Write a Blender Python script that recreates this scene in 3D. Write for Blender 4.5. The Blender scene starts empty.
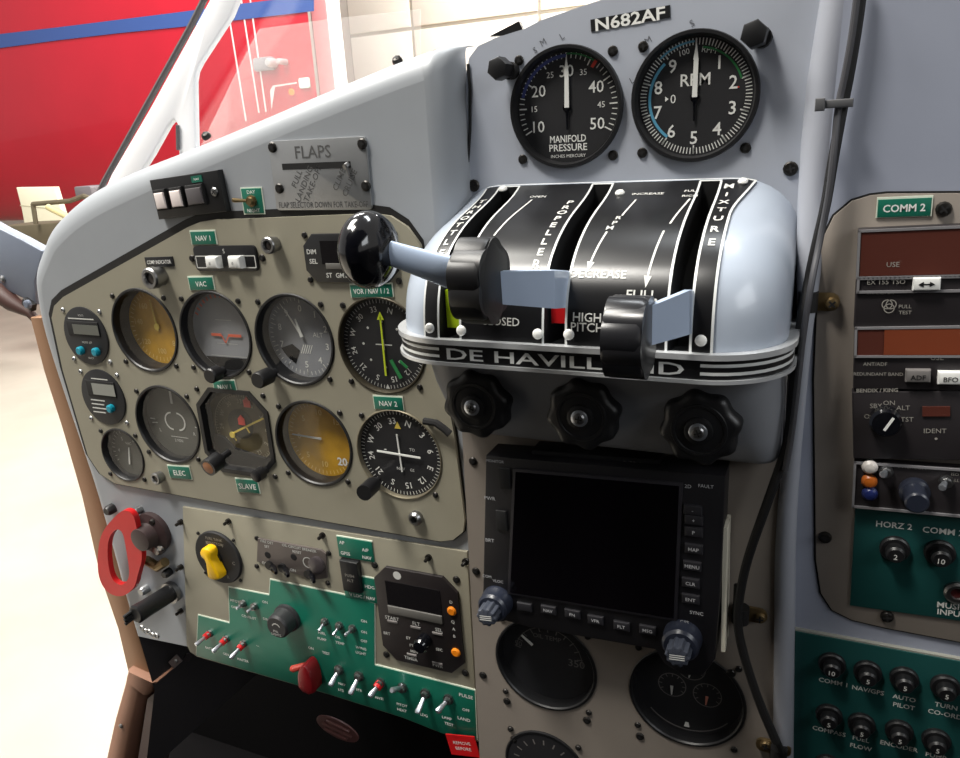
import bpy, bmesh, math, random
from math import sin, cos, pi, radians, sqrt
from mathutils import Vector, Matrix
from mathutils.geometry import tessellate_polygon
random.seed(7)
S = bpy.context.scene
COL = S.collection
# ------------------------------------------------------------------ camera
F = 756.28
CAM = Vector((0.55835, -0.48953, 0.15136))
R0 = Vector((0.91501467, 0.39951142, -0.05602482))
R1 = Vector((0.07310147, -0.30077327, -0.95088991))
R2 = Vector((-0.39674215, 0.86598271, -0.30441683))
cd = bpy.data.cameras.new('camera'); co = bpy.data.objects.new('camera', cd); COL.objects.link(co)
M4 = Matrix(((R0.x, -R1.x, -R2.x, CAM.x), (R0.y, -R1.y, -R2.y, CAM.y), (R0.z, -R1.z, -R2.z, CAM.z), (0, 0, 0, 1)))
co.matrix_world = M4
cd.sensor_width = 36; cd.lens = F / 960 * 36; cd.clip_start = 0.02; cd.clip_end = 100
S.camera = co

def ray(u, v):
    return R0 * ((u - 480) / F) + R1 * ((v - 379) / F) + R2
def at(u, v, y=0.0):
    d = ray(u, v); return CAM + d * ((y - CAM.y) / d.y)
def atd(u, v, dist):
    d = ray(u, v); return CAM + d * dist

# ------------------------------------------------------------------ materials
def lin(c):
    c = c / 255; return c / 12.92 if c <= .04045 else ((c + .055) / 1.055) ** 2.4
_m = {}
def mat(name, rgb, rough=.5, metal=0., noise=0., nscale=60., bump=0., spec=.5, coat=0.):
    if name in _m: return _m[name]
    m = bpy.data.materials.new(name); m.use_nodes = True; nt = m.node_tree
    b = nt.nodes['Principled BSDF']
    c = (lin(rgb[0]), lin(rgb[1]), lin(rgb[2]), 1)
    b.inputs['Base Color'].default_value = c
    b.inputs['Roughness'].default_value = rough; b.inputs['Metallic'].default_value = metal
    b.inputs['Specular IOR Level'].default_value = spec
    b.inputs['Coat Weight'].default_value = coat
    if noise or bump:
        tc = nt.nodes.new('ShaderNodeTexCoord'); n = nt.nodes.new('ShaderNodeTexNoise')
        n.inputs['Scale'].default_value = nscale; n.inputs['Detail'].default_value = 5
        nt.links.new(tc.outputs['Object'], n.inputs['Vector'])
        if noise:
            mx = nt.nodes.new('ShaderNodeMix'); mx.data_type = 'RGBA'
            mx.inputs['A'].default_value = tuple(x * (1 - noise) for x in c[:3]) + (1,)
            mx.inputs['B'].default_value = tuple(min(1, x * (1 + noise)) for x in c[:3]) + (1,)
            nt.links.new(n.outputs['Fac'], mx.inputs['Factor']); nt.links.new(mx.outputs['Result'], b.inputs['Base Color'])
        if bump:
            bp = nt.nodes.new('ShaderNodeBump'); bp.inputs['Strength'].default_value = bump; bp.inputs['Distance'].default_value = .002
            nt.links.new(n.outputs['Fac'], bp.inputs['Height']); nt.links.new(bp.outputs['Normal'], b.inputs['Normal'])
    _m[name] = m; return m
def glassmat(name, tint=(1, 1, 1), refl=.06, haze=0., hazecol=(1, 1, 1)):
    m = bpy.data.materials.new(name); m.use_nodes = True; nt = m.node_tree; nt.nodes.clear()
    o = nt.nodes.new('ShaderNodeOutputMaterial'); t = nt.nodes.new('ShaderNodeBsdfTransparent'); g = nt.nodes.new('ShaderNodeBsdfGlossy')
    t.inputs['Color'].default_value = (*tint, 1); g.inputs['Roughness'].default_value = .06
    mx = nt.nodes.new('ShaderNodeMixShader')
    mx.inputs[0].default_value = refl; nt.links.new(t.outputs[0], mx.inputs[1]); nt.links.new(g.outputs[0], mx.inputs[2])
    last = mx
    if haze:
        d = nt.nodes.new('ShaderNodeBsdfTranslucent'); d.inputs['Color'].default_value = (*hazecol, 1)
        m2 = nt.nodes.new('ShaderNodeMixShader'); m2.inputs[0].default_value = haze
        nt.links.new(mx.outputs[0], m2.inputs[1]); nt.links.new(d.outputs[0], m2.inputs[2]); last = m2
    nt.links.new(last.outputs[0], o.inputs[0]); return m

GREY = mat('cockpit grey paint', (152, 156, 161), .42, noise=.07, nscale=25, bump=.04)
GREY2 = mat('quadrant blue grey paint', (164, 173, 186), .28, noise=.05, nscale=18, coat=.25)
GREYD = mat('column grey paint', (150, 153, 162), .42, noise=.06, nscale=22)
GREYR = mat('right panel grey paint', (150, 155, 170), .6, noise=.06, nscale=22)
TAN = mat('tan panel paint', (148, 143, 126), .55, noise=.05, nscale=40, bump=.03)
TAND = mat('shaded tan panel paint', (136, 127, 118), .6, noise=.06, nscale=40)  # the panel tan, darkened for the dimmer centre and right
GREEN = mat('green engraved plastic', (22, 104, 84), .38, noise=.06, nscale=30)
GREEND = mat('shaded green engraved plastic', (20, 68, 66), .45, noise=.08, nscale=30)  # the placard green, darkened for the dim lower right
EDGE = mat('placard edge cream', (225, 232, 215), .5)
BLACK = mat('black plastic', (22, 22, 24), .42, noise=.15, nscale=80)
BLACKG = mat('glossy black bakelite', (10, 11, 16), .14, coat=.5)
BLACKM = mat('matt black', (16, 15, 16), .8)
RUBBER = mat('black rubber', (14, 13, 14), .6, noise=.2, nscale=90)
DIAL = mat('dark dial', (30, 30, 33), .6, noise=.12, nscale=50)
DIALG = mat('grey dial', (148, 150, 154), .55, noise=.12, nscale=60)
DIALT = mat('taupe dial', (84, 84, 78), .55, noise=.15, nscale=60)
AMBER = mat('amber reflection dial', (198, 150, 36), .5, noise=.3, nscale=70)  # amber glass reflection put into the dial colour
OLIVE = mat('olive dial', (88, 78, 52), .5, noise=.25, nscale=60)
WHITE = mat('white paint', (235, 235, 230), .5)
OFFW = mat('off white marks', (205, 205, 200), .5)
FADED = mat('faded marks', (150, 146, 138), .6)
WPLAST = mat('white plastic', (232, 232, 228), .35)
CHROME = mat('chrome', (205, 210, 218), .3, metal=.9)
ARM = mat('polished lever arm', (186, 202, 226), .3, metal=.2, coat=.4)
STEEL = mat('steel', (150, 150, 150), .35, metal=1., noise=.1, nscale=60)
ALU = mat('brushed aluminium', (176, 178, 180), .38, metal=.85, noise=.1, nscale=80)
SCREW = mat('dark screw steel', (52, 50, 48), .35, metal=.8)
BRASS = mat('brass', (138, 118, 84), .4, metal=.9)
RED = mat('red paint', (196, 22, 26), .4, noise=.12, nscale=60)
DRED = mat('dark red guard', (112, 16, 22), .35)
YELLOW = mat('yellow knob', (240, 188, 10), .35)
ORANGE = mat('orange lamp', (236, 132, 16), .4)
REDMK = mat('red marks', (222, 62, 48), .5)
BLUEMK = mat('blue marks', (96, 168, 200), .5)
GREENMK = mat('green marks', (40, 130, 70), .5)
LIME = mat('lime marks', (196, 214, 40), .5)
YELMK = mat('yellow marks', (222, 196, 84), .5)
TEAL = mat('teal button', (16, 138, 160), .35)
LCD = mat('lcd grey', (96, 98, 92), .3, noise=.05)
LCDD = mat('dark lcd', (24, 22, 24), .15)
REDLCD = mat('red brown display', (84, 44, 36), .3, noise=.1, nscale=20)
ORLCD = mat('orange brown display', (122, 60, 38), .3, noise=.1, nscale=20)
SCREEN = mat('black glass screen', (9, 7, 10), .08)
BROWN = mat('brown door trim', (146, 110, 82), .6, noise=.12, nscale=14)
BROWND = mat('dark brown leather', (72, 44, 38), .6, noise=.15, nscale=30)
CREAM = mat('cream hangar panel', (240, 236, 222), .6, noise=.03, nscale=2)
GLASS = glassmat('instrument glass')

# ------------------------------------------------------------------ mesh builder
class Fr:
    def __init__(s, o, U=(1, 0, 0), V=(0, 0, 1), rot=0.):
        U = Vector(U).normalized(); V = Vector(V); V = (V - U * V.dot(U)).normalized()
        if rot: U, V = U * cos(rot) + V * sin(rot), V * cos(rot) - U * sin(rot)
        s.o, s.U, s.V, s.N = Vector(o), U, V, U.cross(V)
    def __call__(s, u, v, n=0.): return s.o + s.U * u + s.V * v + s.N * n
    def uv(s, p): d = Vector(p) - s.o; return (d.dot(s.U), d.dot(s.V))
    def shift(s, u, v, n=0., rot=0.): return Fr(s(u, v, n), s.U, s.V, rot)
def PF(y=0., o=None): return Fr(o if o is not None else (0, y, 0))

def ccw(pts):
    a = sum(pts[i][0] * pts[(i + 1) % len(pts)][1] - pts[(i + 1) % len(pts)][0] * pts[i][1] for i in range(len(pts)))
    return list(pts) if a > 0 else list(pts)[::-1]
def offset(pts, d):
    pts = ccw(pts); n = len(pts); out = []
    for i in range(n):
        a, b, c = Vector(pts[i - 1]), Vector(pts[i]), Vector(pts[(i + 1) % n])
        e1 = (b - a).normalized(); e2 = (c - b).normalized()
        n1 = Vector((e1.y, -e1.x)); n2 = Vector((e2.y, -e2.x)); m = (n1 + n2)
        k = m.dot(n1)
        m = m / k if k > .35 else (n1 + n2) * .7
        out.append(tuple(b + m * d))
    return out
def rrect(w, h, r, seg=4, cx=0., cy=0.):
    out = []
    for (sx, sy, a0) in ((1, 1, 0), (-1, 1, 90), (-1, -1, 180), (1, -1, 270)):
        for k in range(seg + 1):
            a = radians(a0 + 90 * k / seg)
            out.append((cx + sx * (w / 2 - r) + r * cos(a), cy + sy * (h / 2 - r) + r * sin(a)))
    return out
def circ(r, n=40, cx=0., cy=0.): return [(cx + r * cos(2 * pi * k / n), cy + r * sin(2 * pi * k / n)) for k in range(n)]
def smooth_poly(pts, it=2, closed=True):
    for _ in range(it):
        q = []; n = len(pts)
        rng = range(n) if closed else range(n - 1)
        if not closed: q.append(pts[0])
        for i in rng:
            a, b = pts[i], pts[(i + 1) % n]
            q.append(tuple(x * .75 + y * .25 for x, y in zip(a, b))); q.append(tuple(x * .25 + y * .75 for x, y in zip(a, b)))
        if not closed: q.append(pts[-1])
        pts = q
    return pts

LOC = {}
_font = {}
def textdata(s, bold=0.):
    k = (s, bold)
    if k in _font: return _font[k]
    c = bpy.data.curves.new('t', 'FONT'); c.body = s; c.size = 1; c.resolution_u = 2; c.offset = bold
    o = bpy.data.objects.new('t', c); COL.objects.link(o)
    dg = bpy.context.evaluated_depsgraph_get(); me = bpy.data.meshes.new_from_object(o.evaluated_get(dg))
    vs = [(v.co.x, v.co.y) for v in me.vertices]; fs = [tuple(p.vertices) for p in me.polygons]
    bpy.data.objects.remove(o); bpy.data.curves.remove(c); bpy.data.meshes.remove(me)
    if vs:
        x0 = min(v[0] for v in vs); x1 = max(v[0] for v in vs); y0 = min(v[1] for v in vs); y1 = max(v[1] for v in vs)
    else: x0 = x1 = y0 = y1 = 0
    _font[k] = (vs, fs, x0, x1, y0, y1); return _font[k]

class MB:
    def __init__(s): s.v = []; s.f = []
    def add(s, vs, fs):
        b = len(s.v); s.v += [Vector(v) for v in vs]; s.f += [tuple(b + i for i in f) for f in fs]; return s
    def prism(s, pts, fr, n0, n1, bev=0., holes=(), back=False):
        pts = ccw(pts)
        if holes:
            loops = [pts] + [ccw(h) for h in holes]
            flat = [p for l in loops for p in l]
            tris = tessellate_polygon([[Vector((p[0], p[1], 0)) for p in l] for l in loops])
            vs = [fr(p[0], p[1], n1) for p in flat]
            fs = []
            for t in tris:
                a, b, c = [Vector(flat[i]) for i in t]
                ar = (b - a).cross(c - a) if hasattr(Vector((0, 0)), 'cross') else 0
                ar = (b.x - a.x) * (c.y - a.y) - (b.y - a.y) * (c.x - a.x)
                fs.append(t if ar > 0 else t[::-1])
            s.add(vs, fs)
            base = 0
            for li, l in enumerate(loops):
                n = len(l)
                v2 = [fr(p[0], p[1], n1) for p in l] + [fr(p[0], p[1], n0) for p in l]
                f2 = [(i, n + i, n + (i + 1) % n, (i + 1) % n) if li == 0 else ((i + 1) % n, n + (i + 1) % n, n + i, i) for i in range(n)]
                s.add(v2, f2)
            return s
        n = len(pts)
        rings = []
        if back: pass
        rings.append([fr(p[0], p[1], n0) for p in pts])
        if bev:
            rings.append([fr(p[0], p[1], n1 - bev) for p in pts])
            ins = offset(pts, -bev); mid = offset(pts, -bev * .3)
            rings.append([fr(p[0], p[1], n1 - bev * .3) for p in mid])
            rings.append([fr(p[0], p[1], n1) for p in ins])
        else: rings.append([fr(p[0], p[1], n1) for p in pts])
        vs = [v for r in rings for v in r]; fs = []
        for k in range(len(rings) - 1):
            for i in range(n):
                j = (i + 1) % n
                fs.append((k * n + i, k * n + j, (k + 1) * n + j, (k + 1) * n + i))
        fs.append(tuple((len(rings) - 1) * n + i for i in range(n)))
        fs.append(tuple(range(n))[::-1])
        return s.add(vs, fs)
    def box(s, fr, u0, u1, v0, v1, n0, n1, bev=0.):
        return s.prism([(u0, v0), (u1, v0), (u1, v1), (u0, v1)], fr, n0, n1, bev)
    def lathe(s, prof, fr, seg=40, capend=True, capstart=False, cu=0., cv=0.):
        vs = []; fs = []
        for (r, n) in prof:
            for k in range(seg):
                a = 2 * pi * k / seg; vs.append(fr(cu + r * cos(a), cv + r * sin(a), n))
        for i in range(len(prof) - 1):
            for k in range(seg):
                j = (k + 1) % seg
                fs.append((i * seg + k, i * seg + j, (i + 1) * seg + j, (i + 1) * seg + k))
        if capend: fs.append(tuple((len(prof) - 1) * seg + k for k in range(seg)))
        if capstart: fs.append(tuple(k for k in range(seg))[::-1])
        return s.add(vs, fs)
    def tube(s, path, r, seg=10, cap=True, flat=1.):
        path = [Vector(p) for p in path]; n = len(path)
        rs = r if isinstance(r, (list, tuple)) else [r] * n
        up = None; vs = []; fs = []
        for i in range(n):
            t = (path[min(i + 1, n - 1)] - path[max(i - 1, 0)]).normalized()
            if up is None:
                up = Vector((0, 0, 1)) if abs(t.z) < .9 else Vector((1, 0, 0))
            a = t.cross(up).normalized(); b = a.cross(t).normalized(); up = b
            for k in range(seg):
                an = 2 * pi * k / seg; vs.append(path[i] + (a * cos(an) * flat + b * sin(an)) * rs[i])
        for i in range(n - 1):
            for k in range(seg):
                j = (k + 1) % seg; fs.append((i * seg + k, i * seg + j, (i + 1) * seg + j, (i + 1) * seg + k))
        if cap:
            fs.append(tuple(range(seg))[::-1]); fs.append(tuple((n - 1) * seg + k for k in range(seg)))
        return s.add(vs, fs)
    def text(s, t, fr, h, u=0., v=0., n=.0002, w=None, bold=0., fn=None, rot=0., ref=None):
        vs, fs, x0, x1, y0, y1 = textdata(t, bold)
        if not vs: return s
        H = .73 if ref is None else (y1 - y0)
        k = h / H; kx = k if w is None else w / max(1e-6, x1 - x0)
        cx, cy = (x0 + x1) / 2, (.365 if ref is None else (y0 + y1) / 2)
        out = []
        for (x, y) in vs:
            a, b = (x - cx) * kx, (y - cy) * k
            if rot: a, b = a * cos(rot) - b * sin(rot), a * sin(rot) + b * cos(rot)
            out.append(fn(u + a, v + b) if fn else fr(u + a, v + b, n))
        return s.add(out, fs)
    def ticks(s, fr, angs, r0, r1, w, n=.0002, cu=0., cv=0.):
        for a in angs:
            d = Vector((sin(a), cos(a))); p = Vector((d.y, -d.x)) * w / 2
            q = [d * r0 - p, d * r0 + p, d * r1 + p, d * r1 - p]
            q = [fr(cu + x.x, cv + x.y, n) for x in q]
            s.add(q, [(0, 1, 2, 3)])
            nn = (q[1] - q[0]).cross(q[2] - q[0])
            if nn.dot(fr.N) < 0: s.f[-1] = s.f[-1][::-1]
        return s
    def line(s, fr, u0, v0, u1, v1, w, n=.0002):
        d = Vector((u1 - u0, v1 - v0)); p = Vector((-d.y, d.x)).normalized() * w / 2
        q = [(u0 + p.x, v0 + p.y), (u0 - p.x, v0 - p.y), (u1 - p.x, v1 - p.y), (u1 + p.x, v1 + p.y)]
        return s.add([fr(a, b, n) for a, b in q], [(0, 1, 2, 3)])
    def ring2(s, fr, r, w, n=.0002, cu=0., cv=0., seg=40, a0=0., a1=2 * pi):
        m = seg; vs = []; fs = []
        for k in range(m + 1):
            a = a0 + (a1 - a0) * k / m
            vs += [fr(cu + (r - w / 2) * sin(a), cv + (r - w / 2) * cos(a), n), fr(cu + (r + w / 2) * sin(a), cv + (r + w / 2) * cos(a), n)]
        for k in range(m): fs.append((2 * k, 2 * k + 1, 2 * k + 3, 2 * k + 2)[::-1])
        return s.add(vs, fs)
    def build(s, name, m, parent=None, loc=None, sharp=32, label=None):
        root = parent
        L = LOC[parent.name] if parent is not None else (Vector(loc) if loc is not None else sum(s.v, Vector()) / max(1, len(s.v)))
        me = bpy.data.meshes.new(name)
        me.from_pydata([tuple(v - L) for v in s.v], [], s.f); me.validate()
        for p in me.polygons: p.use_smooth = True
        me.set_sharp_from_angle(angle=radians(sharp))
        me.materials.append(m)
        o = bpy.data.objects.new(name, me); COL.objects.link(o)
        if parent is not None: o.parent = parent
        else: o.location = L
        LOC[o.name] = L
        if label: o['label'] = label
        return o
def tag(o, label, cat, group=None, kind=None):
    if kind: o['kind'] = kind
    if label: o['label'] = label
    if cat: o['category'] = cat
    if group: o['group'] = group
    return o
def thing(name, label, cat, loc, group=None):
    o = bpy.data.objects.new(name, None); COL.objects.link(o); o.location = loc; o.empty_display_size = .01
    LOC[o.name] = Vector(loc); return tag(o, label, cat, group)
def struct(name, mb, m, parent=None, **k):
    o = mb.build(name, m, parent, **k)
    if parent is None: o['kind'] = 'structure'
    return o

def screw(parent, fr, r=.0028, m=SCREW, h=.0016, name='screw', a=None):
    b = MB(); b.lathe([(r, -.0005), (r, h * .4), (r * .8, h * .85), (r * .45, h)], fr, 12)
    s = b.build(name, m, parent)
    a = random.random() * 3 if a is None else a
    g = MB(); f2 = Fr(fr.o, fr.U, fr.V, a)
    g.box(f2, -r * .6, r * .6, -r * .13, r * .13, h * .6, h * 1.04); g.box(f2, -r * .13, r * .13, -r * .6, r * .6, h * .6, h * 1.05)
    g.build('recess', BLACKM, s)
    return s
def pxpoly(px, y, fr):
    return [fr.uv(at(u, v, y)) for u, v in px]
def quadfr(q, y):   # TL TR BR BL pixels -> frame, w, h
    p = [at(u, v, y) for u, v in q]
    o = sum(p, Vector()) / 4
    U = (p[1] - p[0] + p[2] - p[3]) / 2; V = (p[0] - p[3] + p[1] - p[2]) / 2
    w = U.length; f = Fr(o, U, V); h = abs(V.dot(f.V)); return f, w, h
def tags(*a): pass
# ================================================================== dashboard shell
Z = PF(0)
A_PX = [(51.5,318),(54,306),(63,297),(188,227),(200,222),(215,219.5),(240,219),(372,213.5),(390,216),(407,227),(420,245),(454,435),(464.5,520),(463,532),(453,540),(440,541.5),(240,506.5),(115,483.5),(100,474),(88,456),(62.6,370)]
A_OUT = ccw(pxpoly(A_PX, 0, Z))
GX = [0.0, 0.0834, 0.1671, 0.2508]; GZ2 = -0.0918
# coaming: grey sheet around the tan panel, with rolled edges
SIL = [((138,634),.004),((128,600),.008),((112,540),.010),((97,485),.012),((82,440),.014),((62,380),.016),((45,325),.018),((38,285),.02),((38,265),.022),((46,243),.024),((58,222),.026),((80,200),.026),((105,183),.026),((150,165),.024),((190,150),.022),((260,121),.02),((320,95),.02),((400,62),.02),((430,51),.02)]
YB = .004
def project0(p):
    d = p - CAM; z = d.dot(R2); return (480 + F * d.dot(R0) / z, 379 + F * d.dot(R1) / z)
front = []; secs = []
SIL = [((a, b), r) for a, b, r in smooth_poly([(p[0] + (370 * r if i < 10 else 190 * r if i < 13 else 0), p[1] + (0 if i < 10 else 60 * r), r) for i, (p, r) in enumerate(SIL)], 2, False)]
sp = [(Z.uv(at(p[0], p[1], YB + r)), r) for p, r in SIL]
for i, (p, r) in enumerate(sp):
    a = Vector(sp[max(0, i - 1)][0]); b = Vector(sp[min(len(sp) - 1, i + 1)][0]); t = (b - a).normalized(); n = Vector((-t.y, t.x))   # outward: left of clockwise travel
    sec = []
    for k in range(9):
        an = pi / 2 * k / 8; q = Vector(p) - n * r * (1 - sin(an)); sec.append(Vector((q.x, YB + r * (1 - cos(an)), q.y)))
    sec.append(sec[-1] + Vector((0, .012, 0)))
    sec.append(sec[-1] + Vector((-n.x*.05, .24, -n.y*.05)))
    secs.append(sec); front.append((sec[0].x, sec[0].z))
xb = front[-1][0]
rest = [(xb, .088), (.3165, .07), (.322, -.08)] + pxpoly([(467, 552), (480, 745)], 0, Z) + pxpoly([(186, 649)], 0, Z)
b_out = front + rest
dash = thing('dashboard', 'grey painted dashboard coaming with rolled edge surrounding the tan instrument panel', 'dashboard', (0.1, .004, 0))
mb = MB(); mb.prism(b_out, PF(YB), -.003, 0, holes=[offset(A_OUT, -.0015)])
vs = [q for s in secs for q in s]; fs = []
K = len(secs[0])
for i in range(len(secs) - 1):
    for k in range(K - 1):
        fs.append((i * K + k, i * K + k + 1, (i + 1) * K + k + 1, (i + 1) * K + k))
mb.add(vs, fs)
# rounded end running back to the gauge housing
top0, top1 = secs[-1][0], at(469, 44, .037); zt0, zt1 = front[-1][1], top1.z - .008
cols = []
for i in range(9):
    t_ = i / 8; xx = xb + (at(468, 100, .037).x - xb) * sin(t_ * pi / 2); yy = .004 + .033 * (1 - cos(t_ * pi / 2)); zt = zt0 + (zt1 - zt0) * t_
    c_ = [Vector((xx, yy, z_)) for z_ in (.06, .09, .12, .15)] + [Vector((xx, yy, zt))]
    for k in range(1, 7): an = pi / 2 * k / 6; rr_ = .02 - .012 * t_; c_.append(Vector((xx + n.x * (1 - t_) * rr_ * sin(an), yy + rr_ * (1 - cos(an)), zt + (n.y * (1 - t_) + t_) * rr_ * sin(an))))
    c_.append(c_[-1] + Vector((0, .012, 0))); cols.append(c_)
nC = len(cols[0]); mb.add([v for c_ in cols for v in c_], [(i*nC+k, i*nC+k+1, (i+1)*nC+k+1, (i+1)*nC+k) for i in range(8) for k in range(nC-1)])
mb.build('coaming', GREY, dash, sharp=50)
mb = MB(); mb.tube([s_[9] + Vector((0, -.002, .0012)) for s_ in secs if project0(s_[9])[0] > 184 and s_[9].z > .12], .0014, 6)
mb.build('edge_seal', RUBBER, dash)
for (u, v) in [(207,137),(398,62)]:
    screw(dash, Fr(at(u, v, .03), (1, 0, 0), (0, .8, .6)), .004, SCREW, .004, 'cap_nut')
mb = MB(); mb.prism(smooth_poly(circ(.004, 12)), Fr(at(90, 208.5, .012), (.9, -.35, 0)), 0, .0012); mb.build('plug', SCREW, dash)

# upper centre gauge housing (behind the lever quadrant)
YD = .034
D_PX = [(466,206),(466,76),(469,58),(478,46),(495,38),(524,29),(540,20.5),(600,0),(640,-14),(720,-34),(880,-40),(884,210),(820,330),(470,330)]
FD = PF(YD)
RMP, RRPM = .0397, .0397
cMP = (.3945, .1670); cRPM = (.4792, .1678)
d_out = pxpoly(D_PX, YD, FD)
mb = MB(); mb.prism(d_out, FD, -.004, 0, holes=[circ(RMP - .001, 48, *cMP), circ(RRPM - .001, 48, *cRPM)])
tp_ = [at(u, v, YD) for u, v in [(466,76),(469,58),(478,46),(495,38),(524,29),(540,20.5),(600,0),(640,-14)]]
bk_ = [p + Vector((.0, .03, -.001)) for p in tp_]; mb.add(tp_ + bk_, [(i, i+1, i+9, i+8) for i in range(7)])
house = thing('gauge_housing', 'grey raised housing carrying the two large engine gauges above the lever quadrant', 'housing', (.44, YD, .15))
mb.build('face_sheet', mat('gauge housing grey paint', (174, 179, 190), .42, noise=.06, nscale=20, bump=.04), house)
# raked edge flap seen on its shoulder
mb = MB(); q = [at(492,37,.04), at(521.5,21.8,.04), at(525,30,.04), at(508,36,.04)]
mb.prism([FD.uv(p) for p in q], FD.shift(0, 0, -.004), -.002, .003); mb.build('edge_flap', BLACK, house)
for (u, v) in [(474,185.6),(790.6,168.7)]:
    screw(house, Fr(at(u, v, YD)), .0045, SCREW, .002)
mb = MB(); mb.tube([at(u, v, YD - .001) for u, v in [(468,64),(470,90),(470,130),(467,175),(460,200)]], .0011, 6); mb.build('seam_seal', BLACKM, house)

# tan instrument panel
def octo(w, h, c, cx=0, cy=0):
    return [(cx + w/2, cy - h/2 + c), (cx + w/2, cy + h/2 - c), (cx + w/2 - c, cy + h/2), (cx - w/2 + c, cy + h/2), (cx - w/2, cy + h/2 - c), (cx - w/2, cy - h/2 + c), (cx - w/2 + c, cy - h/2), (cx + w/2 - c, cy - h/2)]
SM = [Z.uv(at(86.7, 335.8)), Z.uv(at(104, 397)), Z.uv(at(122.8, 455))]
RS = .0286
big = [(GX[0], 0), (GX[1], 0), (GX[2], 0), (GX[3], 0), (.0058, GZ2), (.1729, GZ2), (.2570, GZ2)]
hx = Z.uv(at(236, 432.5))
oct_hole = octo(.079, .081, .017, hx[0], hx[1])
panel = thing('instrument_panel', 'tan flight instrument panel with black rubber and painted shadow border holding the round flight dials', 'panel', (.1, 0, -.05))
holes = [circ(.0385, 40, *c) for c in big] + [circ(RS - .0012, 32, *c) for c in SM] + [oct_hole]
MB().prism(A_OUT, Z, -.003, 0, holes=holes).build('panel_sheet', TAN, panel)
MB().prism([(x - .0032, z + .0016) for x, z in offset(A_OUT, .0046)], Z, -.0037, -.0036, holes=[offset(A_OUT, -.0012)]).build('rubber_shadow_border', RUBBER, panel)  # rubber gap, widened up and left to take in the lip shadow
for (u, v) in [(417,517)]:
    f = Fr(at(u, v)); b = MB(); b.lathe([(.0062,0),(.0062,.004),(.0045,.006),(.003,.006),(.003,.003)], f, 14); o = b.build('stud', STEEL, panel)
    MB().lathe([(.003,.0031),(.0005,.0033)], f, 10).build('recess', BLACKM, o)

def placard(label, quad, y, lines, m=GREEN, group='green engraved placards', name='placard', h=None, th=.0012, textm=WHITE, bold=.01, edge=True, cat='placard', w=None):
    f, pw, ph = quadfr(quad, y)
    t = thing(name, label, cat, f.o, group)
    MB().box(f, -pw/2, pw/2, -ph/2, ph/2, 0, th, .0003).build('plate', m, t)
    if edge: MB().box(f, -pw/2 - .0006, pw/2 + .0006, -ph/2 - .0002, ph/2 + .0012, 0, th * .7).build('cream_edge', EDGE, t)
    n = len(lines)
    if n:
        b = MB()
        for i, s in enumerate(lines):
            b.text(s, f, h or ph * .42 / n, 0, ph * (.5 - (i + .5) / n), th + .0001, bold=bold, w=w or (pw * .86 if len(s) > 9 else None))
        b.build('lettering', textm, t)
    return t

# ------------------------------------------------------------------ gauges
ALLT = [2 * pi * k / 60 for k in range(60)]
def gauge(name, label, cat, c, y, R, depth, dialm, marks, needles=(), screws=True, group='round dials on the tan panel', rimw=.003, so=.0314, rimm=BLACK, proud=.0012, glass=True, sr=.0026):
    f = Fr((c[0], y, c[1]))
    t = thing(name, label, cat, f.o, group)
    ri = R - rimw - depth * .06
    MB().lathe([(R, -.001), (R, proud * .6), (R - .0006, proud), (R - rimw * .7, proud), (R - rimw, 0), (ri, -depth)], f, 56, capend=False).build('bezel', rimm, t)
    fd = Fr(f(0, 0, -depth + .0008))
    MB().lathe([(ri + .001, 0), (.0005, 0)], fd, 48).build('dial_face', dialm, t)
    for (nm, m, fn) in marks:
        b = MB(); fn(b, fd, ri); b.build(nm, m, t)
    for (nm, m, fn) in needles:
        b = MB(); fn(b, fd, ri); b.build(nm, m, t)
    if glass:
        MB().lathe([(R - rimw + .0003, -min(depth * .25, .003)), (.0003, -min(depth * .25, .003))], f, 40).build('cover_glass', GLASS, t)
    if screws:
        for sx in (-1, 1):
            for sz in (-1, 1): screw(t, f.shift(sx * so, sz * so), sr)
    return t, f, fd
def bar(b, f, ang, r0, r1, w0, w1=None, n=.0012, th=.0006):
    w1 = w0 if w1 is None else w1; d = Vector((sin(ang), cos(ang))); p = Vector((d.y, -d.x))
    pts = [tuple(d * r0 + p * w0 / 2), tuple(d * r1 + p * w1 / 2), tuple(d * r1 - p * w1 / 2), tuple(d * r0 - p * w0 / 2)]
    b.prism(pts, f, n, n + th)
def nums(lst, r, h, bold=.01):
    def fn(b, f, ri):
        for s, a in lst: b.text(s, f, h, r * ri * sin(a), r * ri * cos(a), .0003, bold=bold)
    return fn
D = radians
# airspeed
def m_(b, f, ri):
    b.ticks(f, [D(20 + 8 * k) for k in range(41)], ri * .84, ri * .95, .0007)
    for s, a in [('40',40),('60',85),('80',130),('100',180),('120',230),('140',280),('160',325)]: b.text(s, f, .0055, ri*.66*sin(D(a)), ri*.66*cos(D(a)), .0003)
gauge('airspeed_indicator', 'airspeed dial with painted amber reflection at the upper left end of the tan panel', 'gauge', big[0], 0, .0397, .017, AMBER,
      [('dial_markings', mat('dull gold marks', (232, 204, 130), .6), m_)], [('needle', YELMK, lambda b, f, ri: (bar(b, f, D(-6), -.004, ri*.72, .0016, .0006), b.lathe([(.003,.001),(.003,.002)], f, 14)))])
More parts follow.
